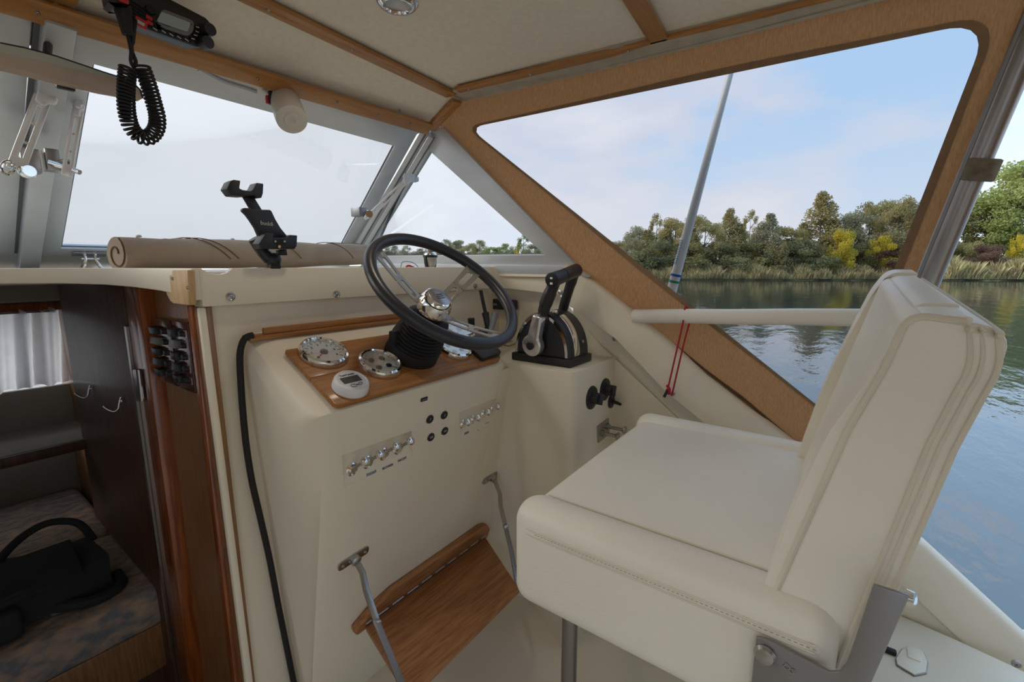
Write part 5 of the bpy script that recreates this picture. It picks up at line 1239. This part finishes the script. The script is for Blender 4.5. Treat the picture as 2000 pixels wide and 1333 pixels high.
# ---- ceiling lights (one seen at the top edge, two unseen ones added as fill)
def downlight(lq, lab):
    lh = thing('ceiling_light', lab, 'ceiling light', lq, 'round chrome ceiling downlights')
    lathe('bezel', [(.040, -.002), (.040, .004), (.034, .010), (.027, .011), (.025, .006), (.024, .001)], lq, DN, 'chrome', lh, 36)
    lathe('reflector', [(.025, .002), (.015, -.001), (0, -.002)], lq+DN*.004, DN, 'steel', lh, 28)
    ld = bpy.data.lights.new('fill_bulb', 'AREA'); ld.shape = 'DISK'; ld.size = .048; ld.energy = .33; ld.color = (1, .86, .70); ld.spread = math.radians(150)  # warm fill added, in the visible fixture too
    lo = bpy.data.objects.new('fill_bulb', ld); COL.objects.link(lo); lo.location = lq+DN*.012
lq = at(776, 2, Z=.505)
downlight(lq, 'round chrome ceiling downlight at the top edge of the picture')
for i_, (x, y) in enumerate(((-.60, lq.y), (-.60, -.35))): downlight(V((x, y, .505)), 'unseen downlight added as fill in the %s part of the ceiling' % ('port forward', 'port aft')[i_])

# ---- radio
RP = dict(n=tuple(FCN), q=(0, FC0[0], FC0[1])); RN = FCN
rq = at(330, 42, n=tuple(FCN), q=tuple(V((0, FC0[0], FC0[1]))+FCN*.06))
rd_ = thing('marine_radio', 'black marine radio with grey-green display on the sloping ceiling panel', 'radio', at(330, 42, **RP))
q4 = [(254, 8), (258, 58), (395, 88), (410, 78), (412, 42), (402, 32), (285, -30), (262, -30)]
fr4 = [at(x, y, Y=.985) for x, y in ((248, -14), (252, 30), (258, 42), (268, 50), (384, 92), (400, 92), (411, 78), (412, 44), (402, 34), (280, -30), (258, -30))]
prism('radio_body', fr4, (0, .055, .01), 'black', rd_, bev=.004)
RY = dict(Y=.983)
prism('bezel', rounded([at(*p, **RY) for p in ((302, 45), (316, 18), (378, 42), (377, 62), (366, 72), (305, 52))], .006, 3), (0, -.003, 0), 'grey', rd_, bev=.001)
prism('display', rounded([at(*p, Y=.979) for p in ((306, 42), (315, 23), (372, 45), (366, 63))], .003, 3), (0, -.001, 0), 'lcd', rd_)
for k in range(5): box('speaker_slot', at(270, 10+k*7.0, Y=.984), (.040, .003, .002), 'rubber', rd_, Matrix.Rotation(.35, 3, 'Y'))
for x, y in ((303, 57), (320, 62), (335, 68), (350, 73), (365, 78)): box('key', at(x, y, Y=.983), (.012, .004, .006), 'rubber', rd_, Matrix.Rotation(.36, 3, 'Y'), bev=.001); box('key_mark', at(x, y, Y=.980), (.006, .0006, .0014), 'sticker', rd_, Matrix.Rotation(.36, 3, 'Y'))
for x, y in ((386, 53), (385, 62), (382, 69), (377, 76)): box('key', at(x, y, Y=.983), (.010, .004, .005), 'rubber', rd_, bev=.001); box('key_mark', at(x, y, Y=.980), (.005, .0006, .0014), 'sticker', rd_)
for x, y in ((291, 35), (292, 45)): box('key', at(x, y, Y=.983), (.009, .004, .006), 'red', rd_, Matrix.Rotation(.3, 3, 'Y'), bev=.001)
box('distress_cover', at(275, 45, Y=.983), (.017, .005, .014), 'red', rd_, Matrix.Rotation(.3, 3, 'Y'), bev=.001); box('cover_mark', at(275, 45, Y=.9795), (.010, .001, .005), 'sticker', rd_, Matrix.Rotation(.3, 3, 'Y'))
for x, y in ((401, 60), (397, 85)): lathe('knob', [(0, 0), (.0115, 0), (.010, .018), (0, .018)], at(x, y, Y=.985), V((.1, -1, -.1)), 'black', rd_, 20)
lathe('knob', [(0, 0), (.008, 0), (.007, .006), (0, .006)], at(293, 20, Y=.985), -EY, 'rubber', rd_, 20)
mc = thing('hand_microphone', 'black handheld radio microphone at the top edge beside the radio', 'microphone', at(236, 5, Y=.93))
prism('microphone_body', rounded([at(*p, Y=.93) for p in ((205, -40), (213, 5), (222, 12), (248, 15), (254, 8), (256, -40))], .006, 3), (0, .03, 0), 'black', mc, bev=.005)
box('red_button', at(241, 1, Y=.927), (.012, .005, .006), 'red', mc, bev=.001); lathe('cord_boot', [(.012, 0), (.007, .04), (0, .04)], at(238, 12, Y=.945), at(245, 48, Y=.945)-at(238, 12, Y=.945), 'rubber', mc, 14)
# coiled cord
cc = thing('coiled_cord', 'black coiled microphone cord hanging in front of the windscreen', 'cord', at(262, 130, Y=.95))
cpx = [(250, 132), (247, 160), (246, 190), (248, 220), (256, 248), (272, 266), (291, 268), (305, 252), (307, 228), (300, 200), (292, 172), (284, 148), (277, 130)]
path_ = smooth_path([at(x, y, Y=.95) for x, y in cpx], 30); cum = [0]
for a, b_ in zip(path_, path_[1:]): cum.append(cum[-1]+(b_-a).length)
Lt = cum[-1]; turns = 44; coil = []; i = 0; ns = turns*12; vd = V((0, 1, 0))
for k in range(ns+1):
    sN = Lt*k/ns
    while i < len(cum)-2 and cum[i+1] < sN: i += 1
    f = (sN-cum[i])/max(1e-9, cum[i+1]-cum[i]); c = path_[i].lerp(path_[i+1], f); d = (path_[i+1]-path_[i]).normalized(); n1_ = d.cross(vd).normalized(); a = 2*PI*turns*k/ns
    coil.append(c+(n1_*math.cos(a)+vd*math.sin(a))*.0105)
tube('coil', coil, .0021, 'rubber', cc, seg=6)
tube('cord_tail', smooth_path([at(243, 45, Y=.945), at(250, 72, Y=.95), at(256, 100, Y=.95), at(256, 122, Y=.95), coil[0]]), .0026, 'rubber', cc, seg=8)
tube('cord_tail', smooth_path([at(262, 40, Y=.975), at(259, 62, Y=.96), at(257, 95, Y=.955), at(265, 120, Y=.952), coil[-1]]), [.0045]*14+[.003]*19, 'rubber', cc, seg=8)

# ---- side locker with deck plate (starboard, behind the seat)
lk = struct('trim_18', (1.0, -.5, -.8), 'cream side locker top behind the seat')
loc_ = [(1.292, -.155, -.80), (1.27, -.26, -.80), (1.245, -.35, -.80), (1.20, -.45, -.80), (1.20, -1.1, -.80), (.70, -1.1, -.80), (.62, -.10, -.80), (1.292, -.10, -.80)]
prism('locker_top', loc_, (0, 0, -.04), 'gel', lk, bev=.006)
prism('locker_side', [(1.29, -.10, -.82), (.64, -.10, -.82), (.64, -.10, -1.12), (1.29, -.10, -1.12)], (0, -.02, 0), 'gel', lk)
ac = at(1781, 1292, Z=-.795)
dp = thing('access_plate', 'octagonal screw-down access plate on the cream locker top', 'access plate', ac)
ow = [(1750, 1288), (1762, 1270), (1775, 1265), (1790, 1268), (1803, 1275), (1811, 1295), (1808, 1315), (1785, 1320), (1765, 1308), (1752, 1300)]
opl = ats(ow, Z=-.798)
prism('plate', opl, (0, 0, .003), 'gel', dp, bev=.001); tube('plate_edge', opl, .0016, 'satin', dp, seg=6, closed=True)
box('plate_catch', at(1784, 1280, Z=-.795), (.03, .02, .004), 'gel', dp, bev=.001)
o = at(1733, 1270, Z=-.795); tag(box('rubber_stop', o, (.012, .03, .01), 'rubber', bev=.003), 'tiny dark rubber stop on the locker top beside the seat bracket', 'rubber stop')

# ---- sub-parts: small pieces move one level down, under the part that carries them
def nm(o): return o.name.split('.')[0]
def sub(root_name, part_name, names, near=True):
    for r in [o for o in bpy.data.objects if o.parent is None and nm(o) == root_name]:
        ch = list(r.children); ps = [c for c in ch if nm(c) == part_name and c.type == 'MESH']
        if not ps: continue
        cen = {p: sum((v.co for v in p.data.vertices), V())/len(p.data.vertices) for p in ps}
        for c in ch:
            if nm(c) in names and c.type == 'MESH':
                k = sum((v.co for v in c.data.vertices), V())/len(c.data.vertices)
                p = min(ps, key=lambda q: (cen[q]-k).length)
                c.parent = p; c.matrix_parent_inverse = Matrix.Identity(4)
sub('gauge', 'dial', ('needle_hub', 'needle', 'scale_mark', 'numeral'))
sub('steering_wheel', 'hub_cap', ('emblem_disc', 'emblem_line'))
sub('helm_seat', 'back_shell', ('piping',)); sub('helm_seat', 'bracket', ('bracket_bolt', 'embossing'))
sub('footrest', 'mounting_board', ('hinge', 'hinge_knuckle')); sub('footrest', 'arm_plate', ('screw', 'arm_pivot'))
sub('marine_radio', 'bezel', ('display',)); sub('marine_radio', 'distress_cover', ('cover_mark',)); sub('marine_radio', 'key', ('key_mark',))
sub('rotary_switch', 'knob_core', ('knob_grip',)); sub('rotary_switch', 'plate', ('rivet',))
sub('throttle_control', 'chrome_lever', ('pivot_button',)); sub('throttle_control', 'grip_bar', ('trim_button',)); sub('throttle_control', 'housing', ('housing_vent', 'screw'))
sub('tablet_holder', 'lower_clamp', ('screw', 'pivot_slot')); sub('tablet_holder', 'back_plate', ('lettering',))
sub('antenna', 'mast', ('band', 'lettering')); sub('camera_bag', 'side_pocket', ('buckle',)); sub('display_unit', 'housing', ('screen', 'lettering', 'button_outline'))
sub('corner_block', 'block_piece', ('screw',)); sub('window_stay', 'slotted_arm', ('slot_notch',)); sub('push_button', 'cap', ('symbol',)); sub('name_label', 'strip', ('lettering',))
